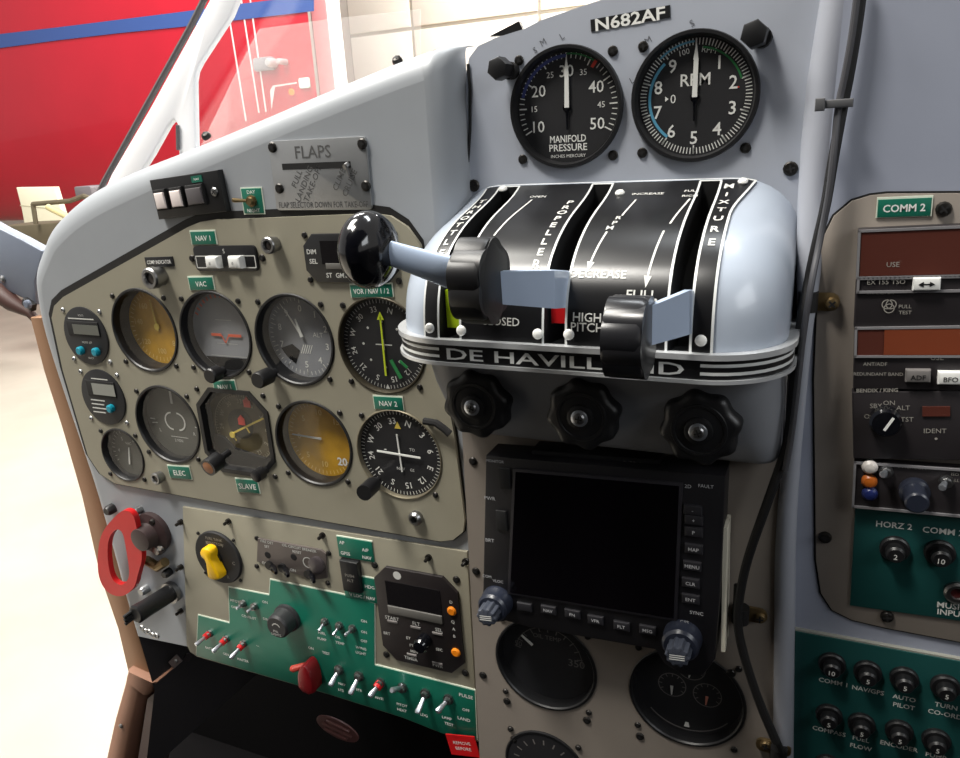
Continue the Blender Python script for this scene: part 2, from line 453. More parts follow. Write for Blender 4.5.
# attitude indicator
def m_(b, f, ri):
    b.box(f, -ri*.42, -ri*.1, -.004, -.0015, .0008, .0012); b.box(f, ri*.12, ri*.52, -.004, -.0015, .0008, .0012)
    b.line(f, -ri*.1, -.003, 0, -.010, .0012, .001); b.line(f, ri*.12, -.003, 0, -.010, .0012, .001)
    for k in range(9): b.ticks(f, [D(-62 + 9*k)], ri*.86, ri*.96, .0016)
def m2_(b, f, ri):
    b.line(f, -ri*.55, -ri*.62, ri*.9, -ri*.62, .0005); b.line(f, -ri*.3, -ri*.3, ri*.35, -ri*.3, .0004)
    b.line(f, -ri*.25, ri*.3, ri*.25, ri*.3, .0004)
def m3_(b, f, ri):
    pts = [(ri*.98*cos(D(a)), ri*.98*sin(D(a))) for a in range(222, 319, 6)]; b.prism(pts, f, 0, .0004)
t, f, fd = gauge('attitude_indicator', 'grey attitude dial with orange horizon bars, between airspeed dial and altimeter', 'gauge', big[1], 0, .0397, .013, DIALG,
      [('horizon_bars', mat('orange horizon', (226, 104, 74), .5), m_), ('dial_markings', OFFW, m2_), ('lower_mask', BLACKM, m3_)])
def stub_knob(parent, px, y, r, length, name='knob', m=BLACK, dirv=(0,-1,0), face=None, off=0.):
    o = at(px[0], px[1], y); fk = Fr(o, (1,0,0), (0,0,1))
    b = MB(); b.lathe([(r*.55,-.002),(r*.55,length*.3),(r,length*.32),(r,length*.92),(r*.86,length)], fk, 18); k = b.build(name, m, parent)
    if face: MB().lathe([(r*.7,length+.0001),(.0004,length+.0006)], fk, 14).build('cap', face, k)
    return k
stub_knob(t, (222, 371), 0, .0068, .016)
# altimeter
def m_(b, f, ri):
    b.ticks(f, [2*pi*k/50 for k in range(50)], ri*.86, ri*.95, .0006); b.ticks(f, [2*pi*k/10 for k in range(10)], ri*.8, ri*.95, .0009)
    for k in range(10): b.text(str(k), f, .0058, ri*.68*sin(2*pi*k/10), ri*.68*cos(2*pi*k/10), .0003, bold=.015)
    b.text('ALT', f, .0042, ri*.42, ri*.06)
    for k in range(5): b.line(f, -ri*.12 + k*.0022, -ri*.42, -ri*.02 + k*.0022, -ri*.2, .0009)
def m2_(b, f, ri): b.prism([(ri*.75*cos(D(a)), ri*.75*sin(D(a))) for a in range(205, 250, 5)] + [(-ri*.15, -ri*.35), (-ri*.35, -ri*.2)], f, .0001, .0003)
t, f, fd = gauge('altimeter', 'grey altimeter with two white needles, left of the yellow-needled navigation dial', 'gauge', big[2], 0, .0397, .014, DIALG,
      [('dial_markings', WHITE, m_), ('pressure_window', BLACKM, m2_)],
      [('needle', WHITE, lambda b, f, ri: bar(b, f, D(-33), 0, ri*.78, .0022, .0006)), ('needle', WHITE, lambda b, f, ri: bar(b, f, D(-16), 0, ri*.45, .0034, .001, .002))])
k = stub_knob(t, (274, 373), 0, .0072, .022)
# course deviation dial (VOR)
def ringnums(b, f, ri, r=.80, h=.005, step=30, rot0=0., tick=True):
    for k in range(12):
        a = 2*pi*k/12 + rot0; s = ['N','3','6','E','12','15','S','21','24','W','30','33'][k]
        b.text(s, f, h, r*ri*sin(a), r*ri*cos(a), .0003, bold=.01, rot=-a)
    if tick: b.ticks(f, [2*pi*k/72 for k in range(72)], ri*.9, ri*.98, .0005)
def m_(b, f, ri):
    ringnums(b, f, ri, .78, .0048, rot0=.3); b.line(f, -ri*.2, 0, ri*.2, 0, .0009); b.line(f, 0, -ri*.12, 0, ri*.12, .0009)
    for k in range(8): b.lathe([(.0011,.0003),(.0002,.0003)], f, 8, cu=ri*.5*sin(k*pi/4), cv=ri*.5*cos(k*pi/4))
    b.prism([(-.0018,-ri*.98),(.0018,-ri*.98),(0,-ri*.88)], f, .0002, .0005)
def ndl(b, f, ri): bar(b, f, D(0), -ri*.68, ri*.62, .0016, .0013); b.prism([(-.003,ri*.55),(.003,ri*.55),(0,ri*.72)], f, .0012, .0018)
def ndg(b, f, ri):
    bar(b, f, D(152), ri*.35, ri*.8, .003, .003, .0016); bar(b, f, D(130), ri*.5, ri*.72, .002, .002, .0016)
gauge('course_deviation_indicator', 'black navigation dial with tall yellow-green needle under the VOR/NAV placard', 'gauge', big[3], 0, .0397, .005, DIAL,
      [('compass_markings', OFFW, m_)], [('course_needle', LIME, ndl), ('glide_bar', GREENMK, ndg)], rimw=.0022, rimm=mat('dark bronze rim', (70, 64, 52), .4, .6))
# turn coordinator
def m_(b, f, ri):
    for s in (-1, 1):
        b.ring2(f, ri*.24, .0016, .0006, cu=s*ri*.1, a0=pi if s < 0 else 0, a1=2*pi if s < 0 else pi, seg=12)
        b.line(f, s*ri*.85, -ri*.12, s*ri*.66, -ri*.1, .0012); b.line(f, s*ri*.9, 0, s*ri*.72, 0, .0012)
    b.box(f, -.0012, .0012, ri*.5, ri*.85, 0, .0004); b.text('2 MIN', f, .003, .0, -ri*.55); b.line(f, -ri*.25, -ri*.45, ri*.35, -ri*.45, .0006)
    b.text('L', f, .0035, -ri*.6, -ri*.3); b.text('R', f, .0035, ri*.6, -ri*.3)
gauge('turn_indicator', 'dull taupe turn dial with white arc marks below the airspeed dial', 'gauge', big[4], 0, .0397, .011, DIALT,
      [('dial_markings', OFFW, m_)], [])
# octagonal heading instrument
f = Fr((hx[0], 0, hx[1])); t = thing('heading_indicator', 'eight-sided compass dial with red marks and slanting yellow needle', 'gauge', f.o, 'round dials on the tan panel')
oo = octo(.081, .083, .0175); oi = octo(.073, .075, .0155)
MB().prism(oo, f, -.002, .0016, holes=[oi]).build('bezel', BLACK, t)
b = MB(); n = len(oi); oc = ccw(oi); b.add([f(u, v, .001) for u, v in oc] + [f(u * .97, v * .97, -.012) for u, v in oc], [(i, i + 8, (i + 1) % 8 + 8, (i + 1) % 8)[::-1] for i in range(8)]); b.build('inner_wall', BLACKM, t)
fd = Fr(f(0, 0, -.011)); MB().prism(oi, fd, -.0005, 0).build('dial_face', OLIVE, t)
b = MB(); b.ring2(fd, .0335, .0006); ringnums(b, fd, .034, .78, .0044, rot0=.5); b.build('compass_markings', mat('aged marks', (158, 150, 128), .6), t)
MB().lathe([(.0145, .0004), (.0004, .0004)], fd, 30, cu=-.003, cv=.004).build('centre_disc', mat('dark olive disc', (58, 54, 42), .6), t)
b = MB(); b.box(fd, .005, .0128, .0215, .0285, .001, .0014); b.prism([(.006,.028),(.012,.028),(.009,.032)], fd, .001, .0014); b.box(fd, -.0045, .0032, .0035, .010, .001, .0014); b.prism([(-.004,.010),(.0025,.010),(-.0008,.0135)], fd, .001, .0014); b.build('red_flags', REDMK, t)
b = MB(); b.line(fd, -.0135, -.006, .026, .013, .0018, .002); b.lathe([(.003,.002),(.003,.003)], fd, 12, cu=-.013, cv=-.007); b.line(fd, -.0135, -.0065, -.0095, -.0125, .0018, .002); b.line(fd, .004, .003, .0075, -.003, .0018, .002); b.build('needle', YELMK, t)
b = MB(); b.prism([(-.0275,-.0375),(.026,-.0375),(.0355,-.027),(.034,-.018),(.022,-.026),(-.012,-.02),(-.024,-.010),(-.034,-.008),(-.0355,-.027)], fd, .001, .004); b.build('lower_mask', BLACKM, t)
b = MB(); b.add([f(u, v, -.002) for u, v in ccw(oi)], [tuple(range(8))]); b.build('cover_glass', GLASS, t)
k0 = at(229, 452, -.004); b = MB(); e = at(208, 468, -.03); b.tube([k0, k0.lerp(e, .5)], .0032, 10); b.tube([k0.lerp(e, .45), k0.lerp(e, .55), e], [.0075, .0082, .0082], 16); k = b.build('knob', BLACK, t)
fk = Fr(e, Vector((1, 0, 0)), Vector((0, 0, 1))); dd = (e - k0).normalized(); fk.N = dd; fk.U = dd.cross(Vector((0,0,1))).normalized() * -1; fk.V = fk.N.cross(fk.U)
MB().lathe([(.006, .0001), (.0003, .0008)], fk, 14).build('cap', mat('rust knob cap', (150, 92, 48), .5), k)
b = MB(); k0 = at(266, 470, -.002); b.lathe([(.0035, 0), (.0035, .006), (.0058, .006), (.0058, .014), (.004, .015)], Fr(k0), 14); b.build('knob', BLACK, t)
b = MB(); fx = Fr(at(256, 476, -.004)); b.line(fx, -.005, 0, .005, 0, .0016); b.line(fx, 0, -.006, 0, .006, .0016); b.build('cross_mark', YELMK, t)
for sx in (-1, 1):
    for sz in (-1, 1): screw(t, f.shift(sx * .0375, sz * .0385), .0026)
# vertical speed
def m_(b, f, ri):
    b.ticks(f, [D(-90 + s * 7 * k) for k in range(25) for s in (-1, 1)], ri*.86, ri*.96, .0007)
    for s, a in [('0',-90),('5',-45),('10',0),('15',45),('5',-135),('10',180)]: b.text(s, f, .0055, ri*.68*sin(D(a)), ri*.68*cos(D(a)), .0003, bold=.01)
def m2_(b, f, ri): b.text('20', f, .0075, ri*.52, -ri*.55, .0004, bold=.03)
gauge('vertical_speed_indicator', 'vertical speed dial reading 20 with painted amber reflection between octagonal compass and black NAV 2 dial', 'gauge', big[5], 0, .0397, .014, AMBER,
      [('dial_markings', mat('dull gold marks', (232, 204, 130), .6), m_), ('large_numeral', WHITE, m2_)], [('needle', OFFW, lambda b, f, ri: bar(b, f, D(-88), 0, ri*.86, .002, .001))])
# NAV 2
def m_(b, f, ri):
    ringnums(b, f, ri, .76, .0056, rot0=.35); b.line(f, -ri*.4, ri*.05, -ri*.34, ri*.05, .001); b.text('NAV', f, .0028, -ri*.02, -ri*.36); b.text('GS', f, .0026, ri*.26, -ri*.36); b.text('TO', f, .0026, ri*.3, ri*.12)
def m2_(b, f, ri): b.prism([(-.003, ri*.58), (.003, ri*.58), (0, ri*.74)], f, .0003, .0006)
def nd_(b, f, ri): bar(b, f, D(-3), -ri*.42, ri*.46, .0013)
def nd2(b, f, ri): bar(b, f, D(92), -ri*.55, ri*.52, .0016, None, .002)
t, f, fd = gauge('course_deviation_indicator', 'black dial with white crossed needles below the NAV 2 placard, right end of lower row', 'gauge', big[6], 0, .0397, .004, DIAL,
      [('compass_markings', WHITE, m_), ('index_triangle', YELMK, m2_)], [('course_needle', WHITE, nd_), ('glide_needle', WHITE, nd2)], rimw=.0016, rimm=mat('bare metal rim', (150, 142, 122), .35, .7))
k0 = at(378, 480, 0); e = at(364, 493, -.026); b = MB(); b.tube([k0, k0.lerp(e, .3)], .003, 10); b.tube([k0.lerp(e, .28), k0.lerp(e, .36), e], [.006, .0068, .0068], 16); kk = b.build('knob', BLACK, t)
# small digital instruments
def smallface(i, kind, label):
    c = SM[i]; f = Fr((c[0], 0, c[1])); name = ['digital_timer', 'digital_voltmeter', 'suction_gauge'][i]
    t = thing(name, label, 'gauge', f.o, 'small round dials at the left end of the tan panel')
    if kind < 2:
        MB().lathe([(RS, -.001), (RS, .0012), (RS - .001, .0016), (.0004, .0016)], f, 40).build('face_plate', DIAL, t)
        if kind == 0:
            MB().box(f, -.021, .021, .0005, .0145, .0016, .0026, .0004).build('display_frame', BLACKM, t)
            MB().box(f, -.013, .021, .002, .0115, .0027, .003).build('display', LCD, t)
            for k in (-.009, .012): MB().lathe([(.0042, .0016), (.0042, .005), (.003, .006)], f, 14, cu=k, cv=-.0145).build('button', TEAL, t)
            b = MB(); b.box(f, -.018, .016, .0165, .0175, .0016, .0019); b.text('VOLTS', f, .0018, 0, .0205, .0019); b.text('MODE  SET', f, .002, .001, -.006, .0019); b.text('SELECT', f, .0018, .002, -.0215, .0019); b.build('lettering', OFFW, t)
        else:
            MB().box(f, -.018, .02, .001, .017, .0016, .0026, .0004).build('display_frame', BLACKM, t)
            MB().box(f, -.010, .020, .003, .0145, .0027, .003).build('display', mat('pale lcd', (140, 142, 136), .3), t)
            MB().lathe([(.0042, .0016), (.0042, .005), (.003, .006)], f, 14, cu=.010, cv=-.010).build('button', TEAL, t)
            b = MB(); [b.box(f, -.017, .002 - .002 * (k % 2), -.004 - .0042 * k, -.003 - .0042 * k, .0016, .0019) for k in range(4)]; b.box(f, -.01, .012, .0185, .0195, .0016, .0019); b.build('lettering', OFFW, t)
        for sx in (-1, 1):
            for sz in (-1, 1): screw(t, f.shift(sx * .0245, sz * .0245), .0024, ALU)
    return t
smallface(0, 0, 'small round digital instrument with two teal buttons, topmost at the left end')
smallface(1, 1, 'small round digital instrument with one teal button, middle of three at left end')
def m_(b, f, ri):
    b.ticks(f, [D(-120 + 12*k) for k in range(21)], ri*.8, ri*.94, .0006); b.text('VAC', f, .003, 0, ri*.35)
    for s, a in [('4',-90),('5',-30),('6',30)]: b.text(s, f, .004, ri*.6*sin(D(a)), ri*.6*cos(D(a)))
gauge('suction_gauge', 'small round analogue dial at the bottom left corner of the tan panel', 'gauge', SM[2], 0, RS, .010, DIALT, [('dial_markings', OFFW, m_)],
      [('needle', WHITE, lambda b, f, ri: bar(b, f, D(12), -ri*.55, ri*.2, .0014, .0008))], so=.0235, group='small round dials at the left end of the tan panel', rimw=.0024)

# placards on the tan panel
for lab, q, s in [('green NAV 1 placard above the black two-rocker switch plate', [(191,231.7),(216,231),(216.5,244),(193,244.5)], 'NAV 1'),
    ('green VAC placard between the switch plate and the attitude dial', [(189,277.5),(213,277),(215,289.5),(191,290)], 'VAC'),
    ('green NAV 1 placard under the attitude dial, above the octagonal compass', [(213.5,381),(235,380.5),(237,391.5),(216,392)], 'NAV 1'),
    ('green VOR / NAV 1 / 2 placard above the yellow-needled dial', [(350.5,284.8),(392,284),(393.5,296.5),(352.5,297.5)], 'VOR / NAV 1 / 2'),
    ('green NAV 2 placard between the two black navigation dials', [(374,396),(402.5,397.5),(404,410),(375.5,408.5)], 'NAV 2'),
    ('green ELEC placard below the taupe turn dial', [(168.5,465.5),(190,467),(192,479),(171,477.5)], 'ELEC'),
    ('green SLAVE placard below the octagonal compass', [(236,478.5),(258,480),(260,493),(239,491.5)], 'SLAVE')]:
    placard(lab, q, 0, [s], w=None)
placard('small black placard with white letters above the round panel lamp', [(145.5,257),(173,256.5),(174.8,266),(147,267)], 0, ['COMP INDICATOR'], m=BLACK, edge=False, name='placard', h=.0034, group=None, w=.028)
# black two-rocker plate
f, w, h = quadfr([(193,245.6),(256,245.2),(261,270.5),(199,271)], 0)
t = thing('rocker_switch_plate', 'black plate with two white rocker switches at the top of the tan panel', 'switch', f.o)
MB().prism(rrect(w, h, .004), f, 0, .002, .0004).build('plate', BLACK, t)
b = MB()
for s in (-1, 1):
    x0, x1 = (s * w * .47, s * w * .06); a0, a1 = min(x0, x1), max(x0, x1)
    for (p, q) in [((a0, -h*.36), (a1, -h*.36)), ((a0, h*.1), (a1, h*.1)), ((a0, -h*.36), (a0, h*.1)), ((a1, -h*.36), (a1, h*.1))]: b.line(f, *p, *q, .0009, .0022)
b.text('S', f, .004, 0, h*.3, .0022); b.build('white_lines', OFFW, t)
for cx in (-w*.19 + .003, w*.17 + .003):
    o = MB().box(f, cx - .0065, cx + .0065, -h*.36, h*.12, .002, .009, .0025).build('rocker', WPLAST, t)
    MB().text('II', f, .0026, cx - .001, -h*.14, .0091).build('mark', BLACK, o)
for s in (-1, 1): screw(t, f.shift(s * (w/2 + .004), 0), .003)
# round lamps / studs on the panel
def lampstud(px, r, ln, label, cat='lamp', name='panel_lamp'):
    f = Fr(at(px[0], px[1], 0)); t = thing(name, label, cat, f.o)
    b = MB(); b.lathe([(r*.9,0),(r*.9,ln*.45),(r,ln*.5),(r,ln*.9),(r*.86,ln),(r*.62,ln),(r*.55,ln*.8)], f, 20, capend=False); b.build('housing', STEEL, t)
    MB().lathe([(r*.6,ln*.78),(.0003,ln*.86)], f, 14).build('lens', mat('dark lamp lens', (44, 36, 32), .3), t)
lampstud((161, 276), .0095, .014, 'large metal-rimmed round panel lamp beneath small black placard')
lampstud((275, 244), .0068, .010, 'metal-rimmed round panel lamp between white rockers and black clock')
lampstud((161, 476), .0062, .008, 'metal-rimmed round panel lamp below the turn dial near bottom edge')
# black digital clock, octagonal
f, w, h = quadfr([(304.6,233),(396,233),(399.6,281.8),(309,281.8)], 0)
t = thing('digital_clock', 'black chamfered clock with display behind the round throttle knob', 'clock', f.o)
MB().prism(octo(w, h, .009), f, 0, .003, .0006).build('case', BLACK, t)
MB().box(f, -w*.30, w*.30, -h*.12, h*.36, .003, .0036).build('display', LCDD, t)
MB().box(f, -w*.26, w*.28, -h*.22, -h*.1, .003, .0042, .0004).build('display_ledge', mat('grey ledge', (96, 94, 90), .5), t)
b = MB()
for s, x, y in [('DIM',-.41,.14),('SEL',-.40,-.06),('ST',-.24,-.35),('GMT',-.10,-.35),('LT',.10,-.35),('ET',.3,-.35)]: b.text(s, f, .0038, w*x, h*y, .0032, bold=.02)
b.build('lettering', OFFW, t)
for sx in (-1, 1):
    for sz in (-1, 1): screw(t, f.shift(sx * w*.49, sz * h*.47), .0026)
# ================================================================== coaming fittings
# flap placard
f, w, h = quadfr([(273.4,140),(369,137),(371.8,208.5),(275,211)], YB)
t = thing('flap_selector_plate', 'aluminium FLAPS selector plate with slot on the grey coaming', 'plate', f.o)
plate = rrect(w, h, .003)
MB().prism(plate, f, 0, .0022, .0004, ).build('plate', ALU, t)
sf = f.shift(-w*.055 + .0, h*.16, .0023)
MB().box(f, -w*.38, w*.33, h*.085, h*.175, .0015, .0024).build('slot', BLACKM, t)
b = MB(); b.text('FLAPS', f, .0094, -w*.04, h*.33, .0024, bold=.005); b.text('FLAP SELECTOR DOWN FOR TAKE-OFF', f, .0046, 0, -h*.42, .0024, w=w*.93, bold=.006)
for i, (s, u, v) in enumerate([('FULL', -.24, -.04), ('LANDING', -.17, -.12), ('TAKE-OFF', -.08, -.12), ('CLIMB', .20, -.06), ('CRUISE', .30, -.12)]): b.text(s, f, .005, w*u, h*v, .0024, rot=D(58), bold=.004)
b.build('lettering', mat('engraved dark letters', (84, 84, 84), .6), t)
b = MB(); p0 = f(w*.30, h*.14, 0); b.tube([p0, p0 + f.N*.006 + f.V*-.002], .0022, 10); b.tube([p0 + f.N*.006, p0 + f.N*.006 - f.V*.008 + f.U*.003], .0008, 6); b.build('pointer', STEEL, t)
for u, v in [(-.46,.41),(.46,.40),(-.44,-.18),(.46,-.17)]: screw(t, f.shift(w*u, h*v, .002), .004)
# annunciator
f, w, h = quadfr([(156.8,180),(224,168.5),(230,211.5),(162,218.5)], YB)
t = thing('annunciator_box', 'black annunciator box with two lit white buttons and one dark button', 'switch', f.o)
MB().box(f, -w/2, w/2, -h/2, h/2, 0, .006, .0008).build('case', BLACK, t)
LIT = mat('lit white button', (238, 226, 222), .4)
for cx, ww, m in [(-w*.36, .0105, LIT), (-w*.12, .0115, LIT), (w*.15, .0165, mat('dark smoked button', (92, 88, 90), .3))]:
    MB().box(f, cx - ww/2 - .001, cx + ww/2 + .001, -h*.28, h*.24, .006, .009, .0008).build('button_frame', BLACKM, t)
    MB().box(f, cx - ww/2, cx + ww/2, -h*.24, h*.16, .009, .0105, .001).build('button', m, t)
MB().box(f, w*.12, w*.27, h*.28, h*.44, .006, .0068).build('green_tab', GREEN, t)
MB().text('NAV', f, .002, w*.195, h*.36, .0069).build('lettering', WHITE, t)
screw(t, f.shift(w*.40, 0, .006), .0036, STEEL)
# green toggle with placard
def toggle(parent, base, tip, r=.0016, nut=.0045, m=CHROME, nutm=STEEL, sleeve=None, ball=None):
    b = MB(); fb = Fr(base); b.lathe([(nut, 0), (nut, .002), (nut*.7, .0022), (nut*.62, .005), (nut*.4, .005)], fb, 8); o = b.build('nut', nutm, parent)
    b = MB(); d = tip - base; b.tube([base, base + d*.5, base + d*.9, tip], [r*.8, r, (ball or r*1.35), (ball or r*1.35)*.75], 10); o = b.build('lever', m, parent)
    if sleeve:
        b = MB(); b.tube([base + d*.02, base + d*.4], r*2.0, 10); b.build('sleeve', sleeve, parent)
f, w, h = quadfr([(242,188.5),(261.5,188),(264.8,213),(245,213.5)], YB)
t = thing('toggle_switch', 'small toggle on a green placard between annunciator and FLAPS plate', 'switch', f.o)
MB().box(f, -w/2, w/2, -h/2, h/2, 0, .0012, .0003).build('placard_plate', GREEN, t)
MB().box(f, -w/2-.0008, w/2+.0008, -h/2-.0008, h/2+.0008, 0, .0007).build('cream_edge', EDGE, t)
b = MB(); b.text('DAY', f, .003, 0, h*.36, .0013); b.text('NIGHT', f, .003, 0, -h*.38, .0013); b.build('lettering', WHITE, t)
toggle(t, f(0, 0, .001), f(-.009, .002, .014), .0014, .0048, BRASS, BRASS)

# ================================================================== large engine gauges
def m_(b, f, ri):
    N = 41
    for k in range(N):
        a = D(-118 + 236 * k / (N - 1)); major = k % 5 == 0
        b.ticks(f, [a], ri*(.82 if major else .87), ri*.97, .0009 if major else .0006)
    for k, s in enumerate(['10','15','20','25','30','35','40','45','50']):
        a = D(-118 + 236 * k / 8); sm = k % 2; b.text(s, f, .0040 if sm else .0078, ri*.66*sin(a), ri*(.66 if not sm else .70)*cos(a) + (0 if not sm else .0), .0003, bold=0 if sm else .005)
    b.text('MANIFOLD', f, .0048, 0, -ri*.56, bold=.012, w=ri*.72); b.text('PRESSURE', f, .0048, 0, -ri*.72, bold=.012, w=ri*.76); b.text('INCHES MERCURY', f, .0022, 0, -ri*.88, w=ri*.7)
def arc(a0, a1, r, w): return lambda b, f, ri: b.ring2(f, ri*r, w, .00025, a0=D(a0), a1=D(a1))
ndl_ = lambda b, f, ri: (bar(b, f, D(1), 0, ri*.62, .0032, .0028), b.prism([(-.0014, ri*.62), (.0018, ri*.62), (.0004, ri*.92)], f, .0012, .0018))
hub_ = lambda b, f, ri: (bar(b, f, D(180), 0, ri*.4, .0016, .0010, .0009), b.lathe([(.003, .0008), (.003, .0012)], f, 16))
def eng(name, label, c, marks, extra, needle):
    t, f, fd = gauge(name, label, 'gauge', c, YD, .0397, .004, DIAL, marks + extra, [('needle', WHITE, needle), ('needle_hub', BLACKG, hub_)], group='large engine gauges on the grey housing', rimw=.0036, so=.0325, proud=.0042, sr=.0034)
    return t
mp = eng('manifold_pressure_gauge', 'large black MANIFOLD PRESSURE gauge with white needle at 30', cMP, [('dial_markings', WHITE, m_)],
    [('blue_arc', mat('deep blue arc', (60, 70, 130), .5), arc(-75, 0, .92, .0022)), ('red_line', REDMK, arc(34, 38, .9, .005)), ('green_arc', GREENMK, arc(0, 34, .95, .001))], ndl_)
def m_(b, f, ri):
    b.ticks(f, [2*pi*k/100 for k in range(100)], ri*.86, ri*.97, .0006); b.ticks(f, [2*pi*k/10 for k in range(10)], ri*.82, ri*.97, .0009)
    for k in range(1, 10): b.text(str(k), f, .0082, ri*.68*sin(2*pi*k/10), ri*.68*cos(2*pi*k/10), .0003, bold=.01)
    b.text('RPM', f, .0076, 0, ri*.30, bold=.01); b.text('100', f, .0036, -ri*.2, ri*.76, rot=.2); b.text('RPM', f, .0036, ri*.22, ri*.76, rot=-.2)
    b.text('0', f, .0056, -ri*.38, 0); b.prism([(-ri*.52, .0016), (-ri*.52, -.0016), (-ri*.46, 0)], f, .0002, .0004)
rp = eng('tachometer', 'large black RPM gauge with blue arc and upright white needle', cRPM, [('dial_markings', WHITE, m_)],
    [('blue_arc', BLUEMK, arc(216, 318, .80, .0018)), ('dim_blue_arc', BLUEMK, arc(318, 358, .92, .0012)), ('green_arc', GREENMK, arc(8, 72, .82, .0012)), ('red_line', REDMK, arc(80, 82, .7, .004))], ndl_)
# dark bracket knobs beside the gauges
for (px, r, lab) in [((503, 71), .0072, 'black stub knob at the upper left of the manifold gauge'), ((753, 38), .0076, 'black stub knob at the upper right of the RPM gauge')]:
    f = Fr(at(px[0] + 9, px[1], YD)); t = thing('post_light', lab, 'light', f.o, 'black post lights by the engine gauges')
    MB().lathe([(r*.8, 0), (r*.8, .008)], f, 14).build('stem', BLACKM, t)
    MB().prism(circ(r * 1.05, 6), Fr(f(-.003, .001, .008), rot=.3), 0, .013, .0015).build('hood', BLACK, t)
# registration label
f, w, h = quadfr([(590,19.5),(669.5,5.6),(671,17),(592,32)], YD)
t = thing('registration_label', 'black label with white registration letters above the two engine gauges', 'label', f.o)
MB().box(f, -w/2, w/2, -h/2, h/2, 0, .0006).build('strip', BLACK, t); MB().text('N682AF', f, .0075, 0, 0, .0007, bold=.02, w=w*.88).build('lettering', WHITE, t)
for s, px in [('S', (692,23)), ('M', (648,40)), ('L', (632,80)), ('L', (562,36)), ('M', (543,42)), ('S',(535,50))]: MB().text(s, Fr(at(px[0], px[1], YD)), .0042, 0, 0, .0003, rot=.5).build('pencil_mark', mat('pencil grey', (96, 98, 104), .7), house)

# ================================================================== lever quadrant
YC, ZC = YD, .02
PROF = [(.034,.1175),(.022,.1118),(.010,.1078),(-.004,.1042),(-.018,.1008),(-.032,.0965),(-.045,.0912),(-.057,.0848),(-.067,.0770),(-.074,.0680),(-.0785,.0580),(-.0808,.0470),(-.0818,.0360),(-.082,.0280),(-.082,.0200)]
PROF = smooth_poly(PROF, 1, False)
XL, XR = .3045, .5465; WE = .042
cum = [0]
for i in range(1, len(PROF)): cum.append(cum[-1] + math.dist(PROF[i], PROF[i - 1]))
SL = cum[-1]
def prof(s):
    s = max(0, min(SL, s))
    for i in range(1, len(cum)):
        if s <= cum[i] + 1e-9:
            k = (s - cum[i-1]) / max(1e-9, cum[i] - cum[i-1]); a, b = PROF[i-1], PROF[i]
            y, z = a[0] + (b[0]-a[0])*k, a[1] + (b[1]-a[1])*k
            i0, i1 = max(0, i-2), min(len(PROF)-1, i+1)
            dy, dz = PROF[i1][0]-PROF[i0][0], PROF[i1][1]-PROF[i0][1]; l = math.hypot(dy, dz); return y, z, dz/l, -dy/l   # normal = (dz,-dy): up/forward to viewer
    return PROF[-1][0], PROF[-1][1], -1, 0
def es(x):
    e = max(0., (XL + WE - x) / WE, (x - XR + WE) / WE); e = min(1, e)
    return 1 - .36 * (1 - sqrt(max(0, 1 - e*e)))
def cover(x, s, h=0.):
    y, z, ny, nz = prof(s); k = es(x)
    return Vector((x, YC + (y - YC) * k + ny * h, ZC + (z - ZC) * k + nz * h))
quad = thing('lever_quadrant', 'blue-grey engine lever quadrant housing with black engraved face plate and lettered band', 'control housing', (.423, -.03, .02))
sx = lambda u, v: at(u, v, -.083).x
PX0, PX1 = sx(422.5, 331), sx(713, 345)
slots = [(sx(439.5, 329), sx(459, 329)), (sx(544, 335), sx(564.5, 335)), (sx(667.5, 342), sx(689, 342))]
S0, S1 = SL * .035, SL * .93
xs = sorted(set([XL + WE * (1 - cos(pi/2*k/8)) for k in range(9)] + [XR - WE * (1 - cos(pi/2*k/8)) for k in range(9)] + [v for s in slots for v in s] + [PX0, PX1] + [.38, .40, .45, .47]))
ss = sorted(set([SL * k / 44 for k in range(45)] + [S0, S1]))
def inslot(x, s): return any(a - 1e-6 < x < b + 1e-6 for a, b in slots) and S0 - 1e-6 < s < S1 + 1e-6
def shell(x0, x1, s0, s1, h):
    gx = [x for x in xs if x0 - 1e-7 <= x <= x1 + 1e-7]; gs = [s for s in ss if s0 - 1e-7 <= s <= s1 + 1e-7]
    vs = [cover(x, s, h) for x in gx for s in gs]; n = len(gs); fs = []
    for i in range(len(gx) - 1):
        for j in range(n - 1):
            if not inslot((gx[i] + gx[i+1]) / 2, (gs[j] + gs[j+1]) / 2): fs.append((i*n + j, i*n + j + 1, (i+1)*n + j + 1, (i+1)*n + j))
    return vs, fs
mb = MB(); mb.add(*shell(XL, XR, 0, SL, 0))
for x in (XL, XR):
    ring = [cover(x, s) for s in ss] + [Vector((x, YC, ZC))]; mb.add(ring, [tuple(range(len(ring)))])
mb.build('cover', GREY2, quad, sharp=60)
# fairing to housing
PTH = .0011
mb = MB(); mb.add(*shell(PX0, PX1, SL*.004, SL*.975, PTH)); PLATE = mat('black engraved plate', (20, 20, 22), .3, noise=.1, nscale=60); mb.build('face_plate', PLATE, quad, sharp=60)
mb = MB(); ns = 14; fl_ = lambda k: (PX1 + .0095 * (1 - k / ns) ** 1.6, SL * (.012 + .33 * k / ns))
tabp = [fl_(k) for k in range(ns + 1)]
mb.add([q for x, s in tabp for q in (cover(PX1 - .0005, s, PTH), cover((PX1 + x) / 2, s, PTH), cover(x, s, PTH))], [(3*k+j, 3*k+j+1, 3*k+j+4, 3*k+j+3) for k in range(ns) for j in (0, 1)]); mb.build('plate_tab', PLATE, quad, sharp=60)
